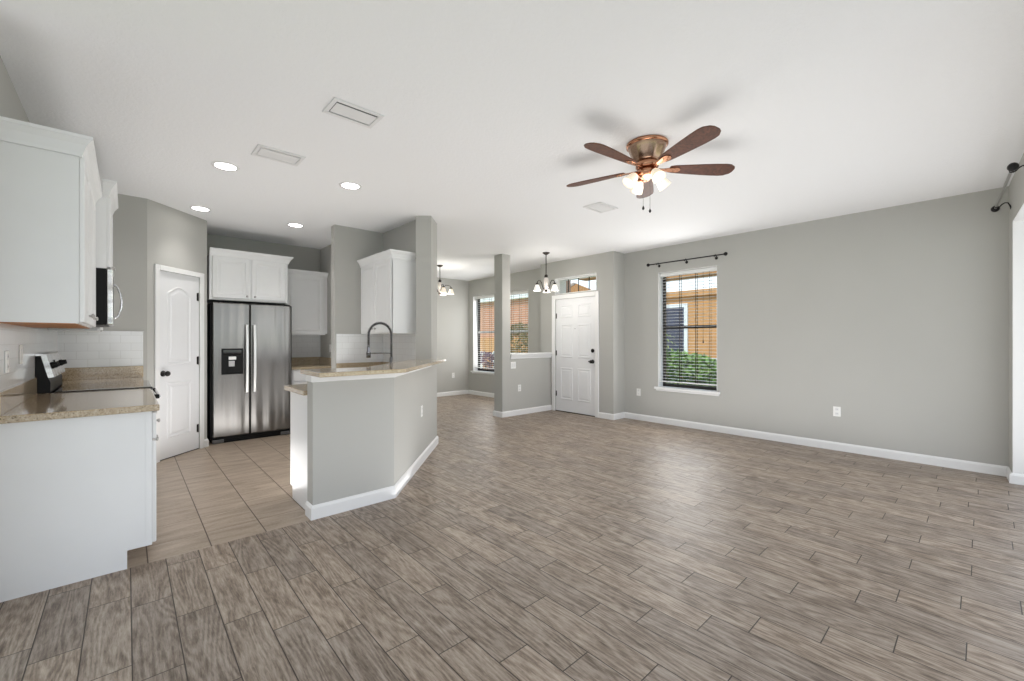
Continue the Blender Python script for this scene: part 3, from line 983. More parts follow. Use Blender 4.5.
# cabinets around it
YO = 6.46
OX0, OX1 = 0.765, 1.655
r = empty('upper_cabinet', (1.2, 6.8, 1.80), 'wide white two door cabinet above the fridge', 'cabinet', 'upper cabinets on the fridge wall')
build('cabinet_body', MB().box((OX0, YO, 1.80), (OX1, YF - .002, 2.37)), CW, r)
Mf = frame((OX0, YO, 0), (1, 0))
mid = (OX1 - OX0) / 2
for a_, b_, kx in ((0.03, mid - 0.012, mid - 0.045), (mid + 0.012, OX1 - OX0 - 0.03, mid + 0.045)):
    d = MB(Mf); cabinet_door(d, a_, 1.825, b_, 2.345, 0.001, 0.019)
    do = build('door', d, CW, r); knob(do, Mf, kx, 1.86, 0.019)
crown([(OX0, YO), (OX1, YO), (OX1, YF - .002)], 2.345, 2.44, 0.06, r)
r = empty('upper_cabinet', (2.0, 6.9, UZ0), 'tall white single door cabinet right of the fridge', 'cabinet', 'upper cabinets on the fridge wall')
build('cabinet_body', MB().box((1.697, 6.765, UZ0), (2.262, YF - .002, 2.285)).box((2.262, 6.765, UZ0 + .02), (XA - .001, 6.78, 2.285)), CW, r)
Mf = frame((OX1, 6.765, 0), (1, 0))
d = MB(Mf); cabinet_door(d, 0.055, UZ0 + 0.012, 0.585, 2.262, 0.001, 0.019)
do = build('door', d, CW, r); knob(do, Mf, 0.10, UZ0 + 0.055, 0.019)
crown([(1.697, 6.765), (XA - 0.001, 6.765)], 2.25, 2.325, 0.045, r)
r = empty('base_cabinet', (2.0, 6.8, 0), 'white base cabinet in the alcove right of the fridge', 'cabinet', 'kitchen base cabinets')
build('cabinet_body', MB().box((1.71, 6.50, 0.10), (XA - .002, YF - .002, BZ)).box((1.71, 6.56, 0.0012), (XA - .002, YF - .002, 0.10)), CW, r)
Mf = frame((1.71, 6.50, 0), (1, 0))
do = build('drawer', MB(Mf).box((0.02, 0.715, 0.001), (0.56, 0.862, 0.020), 0.003), CW, r); knob(do, Mf, 0.29, 0.79, 0.02)
d = MB(Mf); cabinet_door(d, 0.02, 0.112, 0.56, 0.70, 0.001, 0.019)
do = build('door', d, CW, r); knob(do, Mf, 0.07, 0.65, 0.019)
r = empty('countertop', (2.0, 6.8, BZ), 'tan granite countertop in the alcove right of the fridge', 'countertop', 'granite countertops')
build('slab', MB().box((1.70, 6.46, BZ + .001), (XA - .001, YF - .001, CT), 0.005, 2), 'granite', r)
build('upstand', MB().box((1.70, YF - .021, CT), (XA - .021, YF - .001, 1.028), 0.002).box((XA - .021, 6.44, CT), (XA - .001, YF - .001, 1.028), 0.002), 'granite', r)
splash(MB().box((1.69, YF - .009, 1.0285), (XA - .001, YF - .0005, UZ0)), 'shaded white tile backsplash beside the fridge')

# ------------------------------------------------------------------ sink corner
Y0c, Y1c = 4.56, 5.43
r = empty('upper_cabinet', (2.4, 5.0, UZ0), 'white upper cabinet in the corner above the faucet', 'cabinet', 'upper cabinets over the sink')
CF = 2.272
build('cabinet_body', MB().box((CF, Y0c, UZ0), (XP - .001, Y1c + .018, 2.26)).box((CF, Y0c - 0.0, UZ0), (CF + .001, Y0c + .01, 2.2)), CW, r)
Mf = frame((CF, Y1c, 0), (0, -1))
wv_ = Y1c - Y0c
for a_, b_, kx in ((0.02, wv_ / 2 - 0.003, wv_ / 2 - 0.04), (wv_ / 2 + 0.003, wv_ - 0.012, wv_ / 2 + 0.04)):
    d = MB(Mf); cabinet_door(d, a_, UZ0 + 0.012, b_, 2.24, 0.001, 0.019)
    do = build('door', d, CW, r); knob(do, Mf, kx, UZ0 + 0.06, 0.019)
crown([(CF, Y1c + .018), (CF, Y0c), (2.555, Y0c)], 2.235, 2.325, 0.055, r)
splash(MB().box((1.955, YS - .009, 1.0), (XP - .001, YS - .0005, UZ0)), 'bright white tile backsplash on the wall left of the faucet')
splash(MB().box((XP - .009, 4.535, 1.0), (XP - .0005, YS - .010, UZ0)), 'shaded white tile backsplash under the corner cabinet')
# lower counter behind the half wall
cpoly = [(0.963, 3.350), (1.488, 3.350), (2.499, 4.440), (XP - .001, 4.526), (XP - .001, YS - .001), (1.955, YS - .001), (1.955, 4.98), (1.32, 3.93), (1.18, 3.87), (0.963, 3.87)]
r = empty('countertop', (1.7, 4.2, BZ), 'lower tan granite countertop behind the bar carrying the faucet', 'countertop', 'granite countertops')
build('slab', MB().prism(cpoly, BZ + .001, CT, 0.006, 2), 'granite', r)
build('upstand', MB().box((1.955, YS - .022, CT), (XP - .022, YS - .001, 1.0)).box((XP - .022, 4.54, CT), (XP - .001, YS - .001, 1.0)), 'granite', r)
r = empty('base_cabinet', (1.5, 3.8, 0), 'white base cabinet behind the peninsula half wall', 'cabinet', 'kitchen base cabinets')
bpoly = [(1.002, 3.350), (1.486, 3.350), (2.497, 4.442), (XP - .002, 4.530), (XP - .002, YS - .002), (1.985, YS - .002), (1.985, 4.99), (1.34, 3.90), (1.19, 3.83), (1.002, 3.83)]
tpoly = [(1.002, 3.350), (1.486, 3.350), (2.497, 4.442), (XP - .002, 4.530), (XP - .002, YS - .002), (2.05, YS - .002), (2.05, 4.95), (1.40, 3.84), (1.22, 3.77), (1.002, 3.77)]
build('cabinet_body', MB().prism(bpoly, 0.10, BZ), CW, r)
build('toe_kick', MB().prism(tpoly, 0.0012, 0.0995), CW, r)
# bar top
bar = [(0.952, 2.965), (1.60, 2.985), (2.81, 4.268), (2.716, 4.397), (2.637, 4.308), (2.500, 4.431), (2.465, 4.462), (1.475, 3.395), (0.952, 3.395)]
build('bar_top', MB().prism(bar, 1.0355, 1.067, 0.007, 2), 'granite', label='raised tan granite breakfast bar top on the grey half wall', cat='bar top')

# spring faucet
FB = Vector((1.95, 3.94, CT))
dirn = Vector((-0.7071, 0.7071, 0))
r = empty('faucet', FB, 'tall spring pull-down faucet behind the breakfast bar', 'faucet')
build('base', MB().lathe([(0.0, 0.001), (0.032, 0.001), (0.032, 0.008), (0.022, 0.014), (0.020, 0.06), (0.017, 0.065), (0.017, 0.20), (0.013, 0.205), (0.0, 0.206)], FB, (0, 0, 1), 18), 'dark_chrome', r)
path = [FB + Vector((0, 0, 0.20)), FB + Vector((0, 0, 0.43))]
R_ = 0.115
for i in range(1, 15):
    t = PI * i / 14
    path.append(FB + dirn * (R_ - R_ * math.cos(t)) + Vector((0, 0, 0.43 + R_ * math.sin(t))))
path.append(FB + dirn * (2 * R_) + Vector((0, 0, 0.335)))
build('hose', MB().tube(path, 0.008, 10), 'black_plastic', r)
# coil
cl = [Vector(p) for p in path]
seg = [0]
for i in range(1, len(cl)):
    seg.append(seg[-1] + (cl[i] - cl[i - 1]).length)
def along(s):
    for i in range(1, len(cl)):
        if s <= seg[i] or i == len(cl) - 1:
            t = (s - seg[i - 1]) / (seg[i] - seg[i - 1])
            return cl[i - 1].lerp(cl[i], t), (cl[i] - cl[i - 1]).normalized()
turns, per = 62, 10
cp = []
sidev = dirn.cross(Vector((0, 0, 1)))
for i in range(turns * per + 1):
    s = seg[-1] * i / (turns * per)
    p, d = along(s)
    u_ = sidev
    w2 = d.cross(u_).normalized()
    a_ = 2 * PI * i / per
    cp.append(p + (u_ * math.cos(a_) + w2 * math.sin(a_)) * 0.0125)
build('spring', MB().tube(cp, 0.0026, 6), 'dark_chrome', r)
tip = path[-1]
build('spray_head', MB().lathe([(0.0, 0.0), (0.012, 0.0), (0.014, -0.03), (0.017, -0.07), (0.021, -0.10), (0.021, -0.135), (0.0, -0.137)], tip, (0, 0, 1), 16), 'dark_chrome', r)
arm_z = FB.z + 0.245
build('support_arm', MB().tube([Vector((FB.x, FB.y, arm_z)), Vector((FB.x, FB.y, arm_z)) + dirn * (2 * R_ - 0.012)], 0.005, 8).lathe([(0.018, -0.012), (0.022, -0.012), (0.022, 0.012), (0.018, 0.012)], Vector((FB.x, FB.y, arm_z)) + dirn * 2 * R_, (0, 0, 1), 14, close=True), 'dark_chrome', r)
sd = Vector((-0.7071, -0.7071, 0))
build('lever', MB().cyl(FB + Vector((0, 0, 0.12)), FB + sd * 0.045 + Vector((0, 0, 0.12)), 0.014, n=12).cyl(FB + sd * 0.045 + Vector((0, 0, 0.12)), FB + sd * 0.12 + Vector((0, 0, 0.135)), 0.006, 0.005, 8), 'dark_chrome', r)

# ------------------------------------------------------------------ front door
MEn = frame((XE, YE1, 0), (0, -1))
ex = lambda y: YE1 - y
r = empty('door_1', (XE, (FD0 + FD1) / 2, 0), 'white six panel front door with black hardware below the transom', 'door', kind='structure')
w_ = FD1 - FD0
x0_, x1_ = ex(FD1), ex(FD0)
sl = MB(MEn).box((x0_ + 0.003, 0.012, -0.058), (x1_ - 0.003, 2.04, -0.014))
Mq = MEn @ Matrix.Translation((x0_, 0, -0.014))
pm = MB(Mq)
for px0, px1 in ((0.115, w_ / 2 - 0.055), (w_ / 2 + 0.055, w_ - 0.115)):
    for py0, py1 in ((0.22, 0.80), (0.98, 1.58), (1.70, 1.93)):
        moulded_panel(pm, rect(px0, py0, px1, py1), 0.0, 0.030, 0.008, 0.045, 0.007)
off_ = len(sl.v); sl.v += pm.v; sl.f += [[i + off_ for i in f] for f in pm.f]; sl.s += pm.s
so = build('slab', sl, 'door_white', r)
casing(r, MEn, x0_ + 0.002, x1_ - 0.002, 2.042, 0.075, 0, 0.02)
Mk = lambda y: MEn @ Matrix.Translation((x1_ - 0.07, y, -0.014))
build('knob', MB(Mk(0.93)).lathe([(0.034, 0.0), (0.034, 0.006), (0.013, 0.012), (0.012, 0.03), (0.024, 0.038), (0.031, 0.052), (0.026, 0.066), (0.0, 0.072)], (0, 0, 0), (0, 0, 1), 18).box((-0.055, -0.008, 0.045), (0.0, 0.012, 0.06), 0.004), 'black_metal', so)
build('deadbolt', MB(Mk(1.115)).lathe([(0.033, 0.0), (0.033, 0.010), (0.024, 0.018), (0.0, 0.02)], (0, 0, 0), (0, 0, 1), 18).box((-0.006, -0.02, 0.018), (0.006, 0.02, 0.032), 0.002), 'black_metal', so)
build('peephole', MB(MEn @ Matrix.Translation(((x0_ + x1_) / 2, 1.50, -0.014))).lathe([(0.010, 0.0), (0.010, 0.006), (0.0, 0.007)], (0, 0, 0), (0, 0, 1), 12), 'satin_nickel', so)
for hy in (0.32, 1.06, 1.74):
    hinge(r, MEn, x0_ + 0.012, hy, -0.014, 'dark_bronze')
build('threshold', MB(MEn).box((x0_ + 0.003, 0.0006, -0.08), (x1_ - 0.003, 0.0115, 0.004), 0.002), 'dark_bronze', r)

# ------------------------------------------------------------------ windows and blinds
def window(name, ya, yb, label, rail_mat='bronze_frame'):
    """double hung window in the X = XW wall between ya < yb"""
    M = frame((XW, yb, 0), (0, -1))
    w = yb - ya
    r = empty(name, (XW, (ya + yb) / 2, WZ0), label, 'window', kind='structure')
    # drywall return + sill
    li = MB(M).box((0.0005, WZ0, -0.2), (0.006, WZ1, -0.0005)).box((w - 0.006, WZ0, -0.2), (w - 0.0005, WZ1, -0.0005)).box((0.006, WZ1 - 0.006, -0.2), (w - 0.006, WZ1 - 0.0005, -0.0005))
    build('lining', li, 'white_paint', r)
    build('sill', MB(M).box((-0.045, WZ0 - 0.028, 0.0), (w + 0.045, WZ0 + 0.006, 0.045), 0.006, 2).box((0.006, WZ0, -0.2), (w - 0.006, WZ0 + 0.006, 0.0)).box((-0.03, WZ0 - 0.055, 0.0), (w + 0.03, WZ0 - 0.028, 0.018), 0.004), 'white_paint', r)
    zf0, zf1 = -0.185, -0.14
    f = MB(M)
    a, b_ = 0.006, w - 0.006
    z0, z1 = WZ0 + 0.006, WZ1 - 0.006
    f.box((a, z0, zf0), (a + 0.035, z1, zf1)).box((b_ - 0.035, z0, zf0), (b_, z1, zf1)).box((a + .035, z0, zf0), (b_ - .035, z0 + 0.045, zf1)).box((a + .035, z1 - 0.035, zf0), (b_ - .035, z1, zf1))
    build('frame', f, 'bronze_frame', r)
    build('meeting_rail', MB(M).box((a + .035, 1.47, zf0), (b_ - .035, 1.515, zf1 + 0.012)), rail_mat, r)
    build('pane', MB(M).box((a + .035, z0 + .045, -0.166), (b_ - .035, 1.47, -0.161)), 'pane_glass', r)
    build('pane', MB(M).box((a + .035, 1.515, -0.172), (b_ - .035, z1 - .035, -0.167)), 'pane_glass', r)
    return M, w

def blind(ya, yb, label, z_bot, group='white horizontal blinds', wand_hook=True):
    M = frame((XW, yb, 0), (0, -1))
    w = yb - ya
    r = empty('window_blind', (XW, (ya + yb) / 2, WZ1 - 0.05), label, 'blind', group)
    a, b_ = 0.012, w - 0.012
    zc = -0.075
    build('headrail', MB(M).box((a, WZ1 - 0.062, zc - 0.03), (b_, WZ1 - 0.008, zc + 0.03), 0.004), 'blind_white', r)
    s = MB(M)
    y = WZ1 - 0.095
    n = 0
    while y > z_bot + 0.03:
        # slightly crowned slat
        zz = [zc - 0.0235, zc - 0.009, zc + 0.009, zc + 0.0235]
        yy = [y - 0.0015, y + 0.0012, y + 0.0012, y - 0.0015]
        vs = [(a, yy[i], zz[i]) for i in range(4)] + [(b_, yy[i], zz[i]) for i in range(4)] + [(a, yy[i] - 0.0018, zz[i]) for i in range(4)] + [(b_, yy[i] - 0.0018, zz[i]) for i in range(4)]
        fs = []
        for i in range(3):
            fs += [[i, i + 1, i + 5, i + 4], [8 + i, 12 + i, 13 + i, 9 + i]]
        fs += [[0, 4, 12, 8], [3, 11, 15, 7], [0, 8, 9, 1], [1, 9, 10, 2], [2, 10, 11, 3], [4, 5, 13, 12], [5, 6, 14, 13], [6, 7, 15, 14]]
        s.add(vs, fs)
        y -= 0.047
        n += 1
    build('slats', s, 'blind_white', r)
    build('bottom_rail', MB(M).box((a, z_bot, zc - 0.025), (b_, z_bot + 0.018, zc + 0.025), 0.003), 'blind_white', r)
    for fx in (0.13, 0.36, 0.64, 0.87):
        x = a + (b_ - a) * fx
        cd = MB(M)
        cw = 0.0048 if fx in (0.36, 0.64) else 0.0026
        for dz in (0.0262, -0.0262):
            cd.box((x - cw, z_bot + 0.018, zc + dz - 0.0006), (x + cw, WZ1 - 0.062, zc + dz + 0.0006))
        build('ladder_cord', cd, 'dark_bronze', r)
    if wand_hook:
        x = a + (b_ - a) * 0.77
        build('pull_cord', MB(M).cyl((x, 1.30, zc + 0.036), (x, WZ1 - 0.062, zc + 0.036), 0.002, n=6).lathe([(0.003, 0.05), (0.007, 0.03), (0.010, 0.0), (0.0, -0.002)], (x, 1.25, zc + 0.036), (0, 1, 0), 10), 'black_plastic', r)

window('window_1', 2.51, 3.41, 'dark framed window of the living room wall with a white sill')
blind(2.51, 3.41, 'white horizontal blind in the living room window under the curtain rod', 0.64)
window('window_2', 7.31, 8.21, 'dining window left of the column beside the far corner', 'trim_white')
blind(7.31, 8.21, 'white horizontal blind in the dining window left of the column', 0.64, wand_hook=False)
window('window_3', 6.31, 7.21, 'dining window seen right of the column above the half wall', 'trim_white')
blind(6.31, 7.21, 'white horizontal blind seen right of the column above the half wall', 0.64, wand_hook=False)
# transom
r = empty('window_4', (XE, (TR0 + TR1) / 2, TRZ0), 'narrow transom window above the front door', 'window', kind='structure')
a, b_ = ex(TR1), ex(TR0)
build('lining', MB(MEn).box((a + .0005, TRZ0, -0.31), (a + 0.008, TRZ1, -0.0005)).box((b_ - 0.008, TRZ0, -0.31), (b_ - .0005, TRZ1, -0.0005)).box((a + .008, TRZ1 - 0.012, -0.31), (b_ - .008, TRZ1 - .0005, -0.0005)).box((a + .008, TRZ0 + .0005, -0.31), (b_ - .008, TRZ0 + 0.008, -0.0005)), 'white_paint', r)
build('frame', MB(MEn).box((a + .008, TRZ0 + .008, -0.13), (a + 0.03, TRZ1 - .012, -0.09)).box((b_ - 0.03, TRZ0 + .008, -0.13), (b_ - .008, TRZ1 - .012, -0.09)).box((a + .03, TRZ1 - 0.03, -0.13), (b_ - .03, TRZ1 - .012, -0.09)).box((a + .03, TRZ0 + .008, -0.13), (b_ - .03, TRZ0 + 0.024, -0.09)), 'white_paint', r)
for k in (1, 2, 3):
    x = a + (b_ - a) * k / 4
    build('mullion', MB(MEn).box((x - 0.005, TRZ0 + .024, -0.118), (x + 0.005, TRZ1 - 0.03, -0.103)), 'bronze_frame', r)
build('pane', MB(MEn).box((a + .03, TRZ0 + .024, -0.113), (b_ - .03, TRZ1 - .03, -0.108)), 'pane_glass', r)

# ------------------------------------------------------------------ curtain rods
def rod_bracket(parent, wallp, rodp):
    wallp, rodp = Vector(wallp), Vector(rodp)
    d = rodp - wallp
    n = d.normalized()
    pts = [wallp + Vector((0, 0, -0.03)), wallp + n * 0.01 + Vector((0, 0, 0.0))]
    L = d.length
    for t, z in ((0.2, 0.018), (0.4, 0.022), (0.6, 0.012), (0.78, -0.008), (0.9, -0.012), (1.0, -0.010)):
        pts.append(wallp + d * t + Vector((0, 0, z)))
    b = MB().tube(pts, 0.005, 8)
    b.ball(rodp + Vector((0, 0, -0.002)), 0.0125, 12)
    b.lathe([(0.0, 0.005), (0.02, 0.004), (0.022, 0.0)], wallp + Vector((0, 0, -0.025)), n, 12)
    return build('bracket', b, 'black_metal', parent)

RZ = 2.475
r = empty('curtain_rod', (XW - 0.08, 3.0, RZ), 'thin black curtain rod above the living room window', 'curtain rod')
ra, rb = 2.385, 3.515
build('rod', MB().cyl((XW - 0.08, ra, RZ), (XW - 0.08, rb, RZ), 0.009, n=12), 'black_metal', r)
for yy, s in ((ra, -1), (rb, 1)):
    build('finial', MB().ball((XW - 0.08, yy + s * 0.02, RZ), 0.026, 14).cyl((XW - 0.08, yy - s * 0.005, RZ), (XW - 0.08, yy + s * 0.005, RZ), 0.014, n=12), 'black_metal', r)
for yy in (2.52, 2.95, 3.39):
    rod_bracket(r, (XW - 0.002, yy, RZ), (XW - 0.08, yy, RZ))
RZ2 = 2.525
r = empty('curtain_rod', (*rp(5.4, 0.09), RZ2), 'black curtain rod over the patio opening at the right edge', 'curtain rod')
build('rod', MB().cyl((*rp(4.73, 0.09), RZ2), (*rp(6.03, 0.09), RZ2), 0.0095, n=12), 'satin_nickel', r, label='grey metal rod')
for x, s in ((4.72, -1), (6.05, 1)):
    build('finial', MB().ball((*rp(x + s * 0.02, 0.09), RZ2), 0.03, 16), 'black_metal', r)
for x in (4.80, 5.97):
    rod_bracket(r, (*rp(x, 0.002), RZ2), (*rp(x, 0.09), RZ2))

# ------------------------------------------------------------------ ceiling fan
FC = Vector((2.86, 1.669, H))
r = empty('ceiling_fan', FC, 'five blade wood and bronze ceiling fan with four lit shades', 'ceiling fan')
build('canopy', MB().lathe([(0.0, -0.001), (0.146, -0.001), (0.150, -0.006), (0.150, -0.018), (0.140, -0.024), (0.0, -0.025)], FC, n=40), 'copper', r)
build('motor_housing', MB().lathe([(0.136, -0.024), (0.136, -0.03), (0.126, -0.06), (0.108, -0.10), (0.096, -0.128), (0.090, -0.134), (0.0, -0.135)], FC, n=40), 'brushed_bronze', r)
build('flywheel', MB().lathe([(0.0, -0.135), (0.075, -0.136), (0.082, -0.145), (0.082, -0.175), (0.070, -0.185), (0.0, -0.186)], FC, n=32), 'copper', r)
build('switch_cup', MB().lathe([(0.0, -0.186), (0.050, -0.187), (0.072, -0.20), (0.078, -0.215), (0.070, -0.235), (0.045, -0.252), (0.02, -0.262), (0.0, -0.266)], FC, n=32), 'copper', r)
BZ_ = 2.553
for k in range(5):
    th = math.radians(32 + 72 * k)
    dx, dy = Vector((math.cos(th), math.sin(th), 0)), Vector((-math.sin(th), math.cos(th), 0))
    Mb = Matrix((dx, dy, Vector((0, 0, 1)))).transposed().to_4x4()
    Mb.translation = Vector((FC.x, FC.y, BZ_))
    Mb = Mb @ Matrix.Rotation(math.radians(-11), 4, 'X')
    # blade outline
    top, bot = [], []
    stops = [(0.165, 0.036), (0.20, 0.044), (0.30, 0.054), (0.40, 0.063), (0.50, 0.070), (0.57, 0.073), (0.605, 0.068), (0.640, 0.044), (0.652, 0.020)]
    poly = [(s_, w__) for s_, w__ in stops] + [(s_, -w__) for s_, w__ in reversed(stops)]
    bl = build('blade', MB(Mb).prism(poly, 0.0, 0.007, 0.0015, 1), 'walnut', r)
    iron = MB(Mb)
    iron.prism([(0.06, 0.014), (0.12, 0.012), (0.16, 0.022), (0.22, 0.030), (0.245, 0.016), (0.25, 0), (0.245, -0.016), (0.22, -0.030), (0.16, -0.022), (0.12, -0.012), (0.06, -0.014)], -0.006, -0.0005, 0.0015, 1)
    for sx, sy in ((0.20, 0.016), (0.20, -0.016), (0.23, 0.0)):
        iron.lathe([(0.006, 0.0), (0.005, -0.003), (0.0, -0.004)], (sx, sy, -0.006), (0, 0, 1), 8)
    build('blade_iron', iron, 'copper', bl)
Fang = math.pi / 2 - YAW
for k in range(4):
    th = Fang + math.radians(14 + 90 * k)
    d = Vector((math.cos(th), math.sin(th), 0))
    p0 = FC + Vector((0, 0, -0.212)) + d * 0.05
    p1 = FC + Vector((0, 0, -0.222)) + d * 0.080
    ax = (d * 0.66 + Vector((0, 0, -0.75))).normalized()
    arm = build('lamp_arm', MB().tube([p0, p0.lerp(p1, 0.6) + Vector((0, 0, 0.004)), p1, p1 + ax * 0.02], 0.009, 10).lathe([(0.0, -0.008), (0.02, -0.006), (0.026, 0.012), (0.026, 0.02)], p1 + ax * 0.012, ax, 16), 'copper', r)
    so_ = p1 + ax * 0.022
    sh = MB().lathe([(0.024, 0.0), (0.028, 0.010), (0.036, 0.030), (0.041, 0.052), (0.044, 0.072), (0.050, 0.090), (0.0475, 0.090), (0.0415, 0.072), (0.0385, 0.052), (0.033, 0.030), (0.025, 0.010), (0.022, 0.003)], so_, ax, 24)
    sho = build('lamp_shade', sh, 'shade_warm', r)
    build('bulb', MB().lathe([(0.0, 0.014), (0.010, 0.016), (0.016, 0.034), (0.022, 0.056), (0.018, 0.074), (0.0, 0.082)], so_, ax, 16), 'bulb_warm', sho)
point_lamp('fan_light', r, (0, 0, -0.33), LP['fan'], 0.10, (1.0, 0.94, 0.86))
for dx_, ln in ((-0.028, 0.215), (0.022, 0.235)):
    d = Vector((math.cos(Fang - PI / 2), math.sin(Fang - PI / 2), 0)) * dx_
    p0 = FC + Vector((0, 0, -0.255)) + d
    p1 = p0 + Vector((0, 0, -ln))
    build('pull_chain', MB().cyl(p0, p1, 0.0012, n=6).lathe([(0.002, 0.012), (0.008, 0.0), (0.009, -0.010), (0.005, -0.018), (0.0, -0.02)], p1, (0, 0, 1), 10), 'black_metal', r)

# ------------------------------------------------------------------ chandeliers
def chandelier(x, y, angles, label, shade, bulb, R, rod, lamp_w):
    c = Vector((x, y, H))
    r = empty('chandelier', c, label, 'chandelier', 'bronze chandeliers with bell shades')
    build('canopy', MB().lathe([(0.0, -0.001), (0.060, -0.001), (0.060, -0.008), (0.035, -0.028), (0.012, -0.038), (0.0, -0.04)], c, n=24), 'dark_bronze', r)
    build('rod', MB().cyl(c + Vector((0, 0, -0.035)), c + Vector((0, 0, -rod)), 0.0075, n=10), 'dark_bronze', r)
    z0 = -rod
    build('collar', MB().ball(c + Vector((0, 0, z0 - 0.005)), 0.03, 14, (1, 1, 1.1)), 'dark_bronze', r)
    build('body', MB().lathe([(0.018, z0 - 0.025), (0.036, z0 - 0.045), (0.042, z0 - 0.08), (0.034, z0 - 0.14), (0.022, z0 - 0.20), (0.02, z0 - 0.235), (0.0, z0 - 0.236)], c, n=20), 'ceramic', r)
    build('finial', MB().lathe([(0.020, z0 - 0.232), (0.030, z0 - 0.242), (0.028, z0 - 0.258), (0.012, z0 - 0.272), (0.0, z0 - 0.285)], c, n=16), 'dark_bronze', r)
    point_lamp('chandelier_light', r, (0, 0, z0 - 0.34), lamp_w, 0.12, (1.0, 0.95, 0.88))
    for th in angles:
        d = Vector((math.cos(th), math.sin(th), 0))
        pts = []
        for s_, h_ in ((0.020, z0 - 0.225), (0.055, z0 - 0.205), (0.075, z0 - 0.16), (0.085, z0 - 0.115), (0.105, z0 - 0.085), (0.135, z0 - 0.082), (R - 0.008, z0 - 0.10), (R, z0 - 0.125), (R, z0 - 0.14)):
            pts.append(c + d * s_ + Vector((0, 0, h_)))
        ar = build('arm', MB().tube(pts, 0.006, 8).lathe([(0.0, 0.018), (0.018, 0.016), (0.027, -0.002), (0.027, -0.012)], c + d * R + Vector((0, 0, z0 - 0.142)), (0, 0, 1), 16), 'dark_bronze', r)
        o = c + d * R + Vector((0, 0, z0 - 0.15))
        sh = MB().lathe([(0.024, 0.0), (0.033, -0.02), (0.042, -0.05), (0.050, -0.075), (0.066, -0.105), (0.063, -0.105), (0.047, -0.074), (0.039, -0.05), (0.030, -0.02), (0.022, -0.003)], o, (0, 0, 1), 22)
        so_ = build('lamp_shade', sh, shade, r)
        build('bulb', MB().lathe([(0.0, -0.012), (0.012, -0.014), (0.022, -0.045), (0.024, -0.065), (0.014, -0.085), (0.0, -0.09)], o, (0, 0, 1), 14), bulb, so_)
chandelier(5.14, 4.84, [Fang + math.radians(q) for q in (-8, 113, -127)], 'three light bronze chandelier with white shades near the front door', 'shade_white', 'bulb_white', 0.165, 0.385, LP['chanf'])
chandelier(4.48, 7.02, [Fang + math.radians(q) for q in (-8, 64, 136, -152, -80)], 'warm glowing bronze chandelier hanging in the dining area', 'shade_warm', 'bulb_warm', 0.21, 0.30, LP['chand'])

# ------------------------------------------------------------------ recessed lights
for (x, y), lab in zip([(0.613, 4.239), (1.56, 3.985), (0.605, 5.784), (1.578, 5.804)],
                       ['round recessed ceiling light nearest the left cabinets', 'round recessed ceiling light above the breakfast bar', 'round recessed ceiling light in front of the pantry wall', 'round recessed ceiling light in front of the wide cabinet over the fridge']):
    r = empty('recessed_light', (x, y, H), lab, 'ceiling light', 'recessed lights in the kitchen ceiling')
    build('trim_ring', MB().lathe([(0.074, -0.001), (0.078, -0.007), (0.098, -0.005), (0.100, -0.0005)], (x, y, H), n=32), 'vent_white', r)
    build('lens', MB().lathe([(0.076, -0.0045), (0.05, -0.0055), (0.0, -0.006)], (x, y, H), n=32), 'downlight', r)
    d = bpy.data.lights.new('downlight_beam', 'SPOT')
    d.energy = LP['down']
    d.spot_size = math.radians(100)
    d.spot_blend = 0.8
    d.shadow_soft_size = 0.07
    d.color = (1.0, 0.97, 0.93)
    o = bpy.data.objects.new('downlight_beam', d)
    o.location = (0, 0, -0.02)
    o.parent = r
    COL.objects.link(o)

# ------------------------------------------------------------------ ceiling vents
def vent(x0, y0, x1, y1, label, dark):
    r = empty('ceiling_vent', ((x0 + x1) / 2, (y0 + y1) / 2, H), label, 'vent', 'ceiling air vents')
    z = H - 0.0005
    f = MB()
    b_ = 0.028
    for a, c in (((x0, y0), (x1, y0 + b_)), ((x0, y1 - b_), (x1, y1)), ((x0, y0 + b_), (x0 + b_, y1 - b_)), ((x1 - b_, y0 + b_), (x1, y1 - b_))):
        f.box((*a, z - 0.009), (*c, z), 0.003)
    build('frame', f, 'vent_white', r)
    build('backing', MB().box((x0 + b_, y0 + b_, z - 0.0012), (x1 - b_, y1 - b_, z)), dark, r)
    s = MB()
    n = 5
    gap = 0.017
    step = (y1 - y0 - 2 * b_ - 2 * gap) / n
    for i in range(n):
        y = y0 + b_ + gap + step * (i + 0.5)
        s.M = Matrix.Translation((0, y, z - 0.007)) @ Matrix.Rotation(math.radians(-7), 4, 'X')
        s.box((x0 + b_ + .004, -step * 0.49, -0.001), (x1 - b_ - .004, step * 0.49, 0.001))
    build('louvres', s, 'vent_white', r)
vent(0.92, 2.60, 1.24, 2.81, 'white ceiling vent with dark slots nearest the camera', 'vent_dark')
vent(0.72, 3.60, 1.055, 3.83, 'white ceiling vent between the kitchen recessed lights', 'vent_white')
vent(3.68, 2.68, 4.00, 2.92, 'white ceiling vent beyond the ceiling fan', 'vent_white')

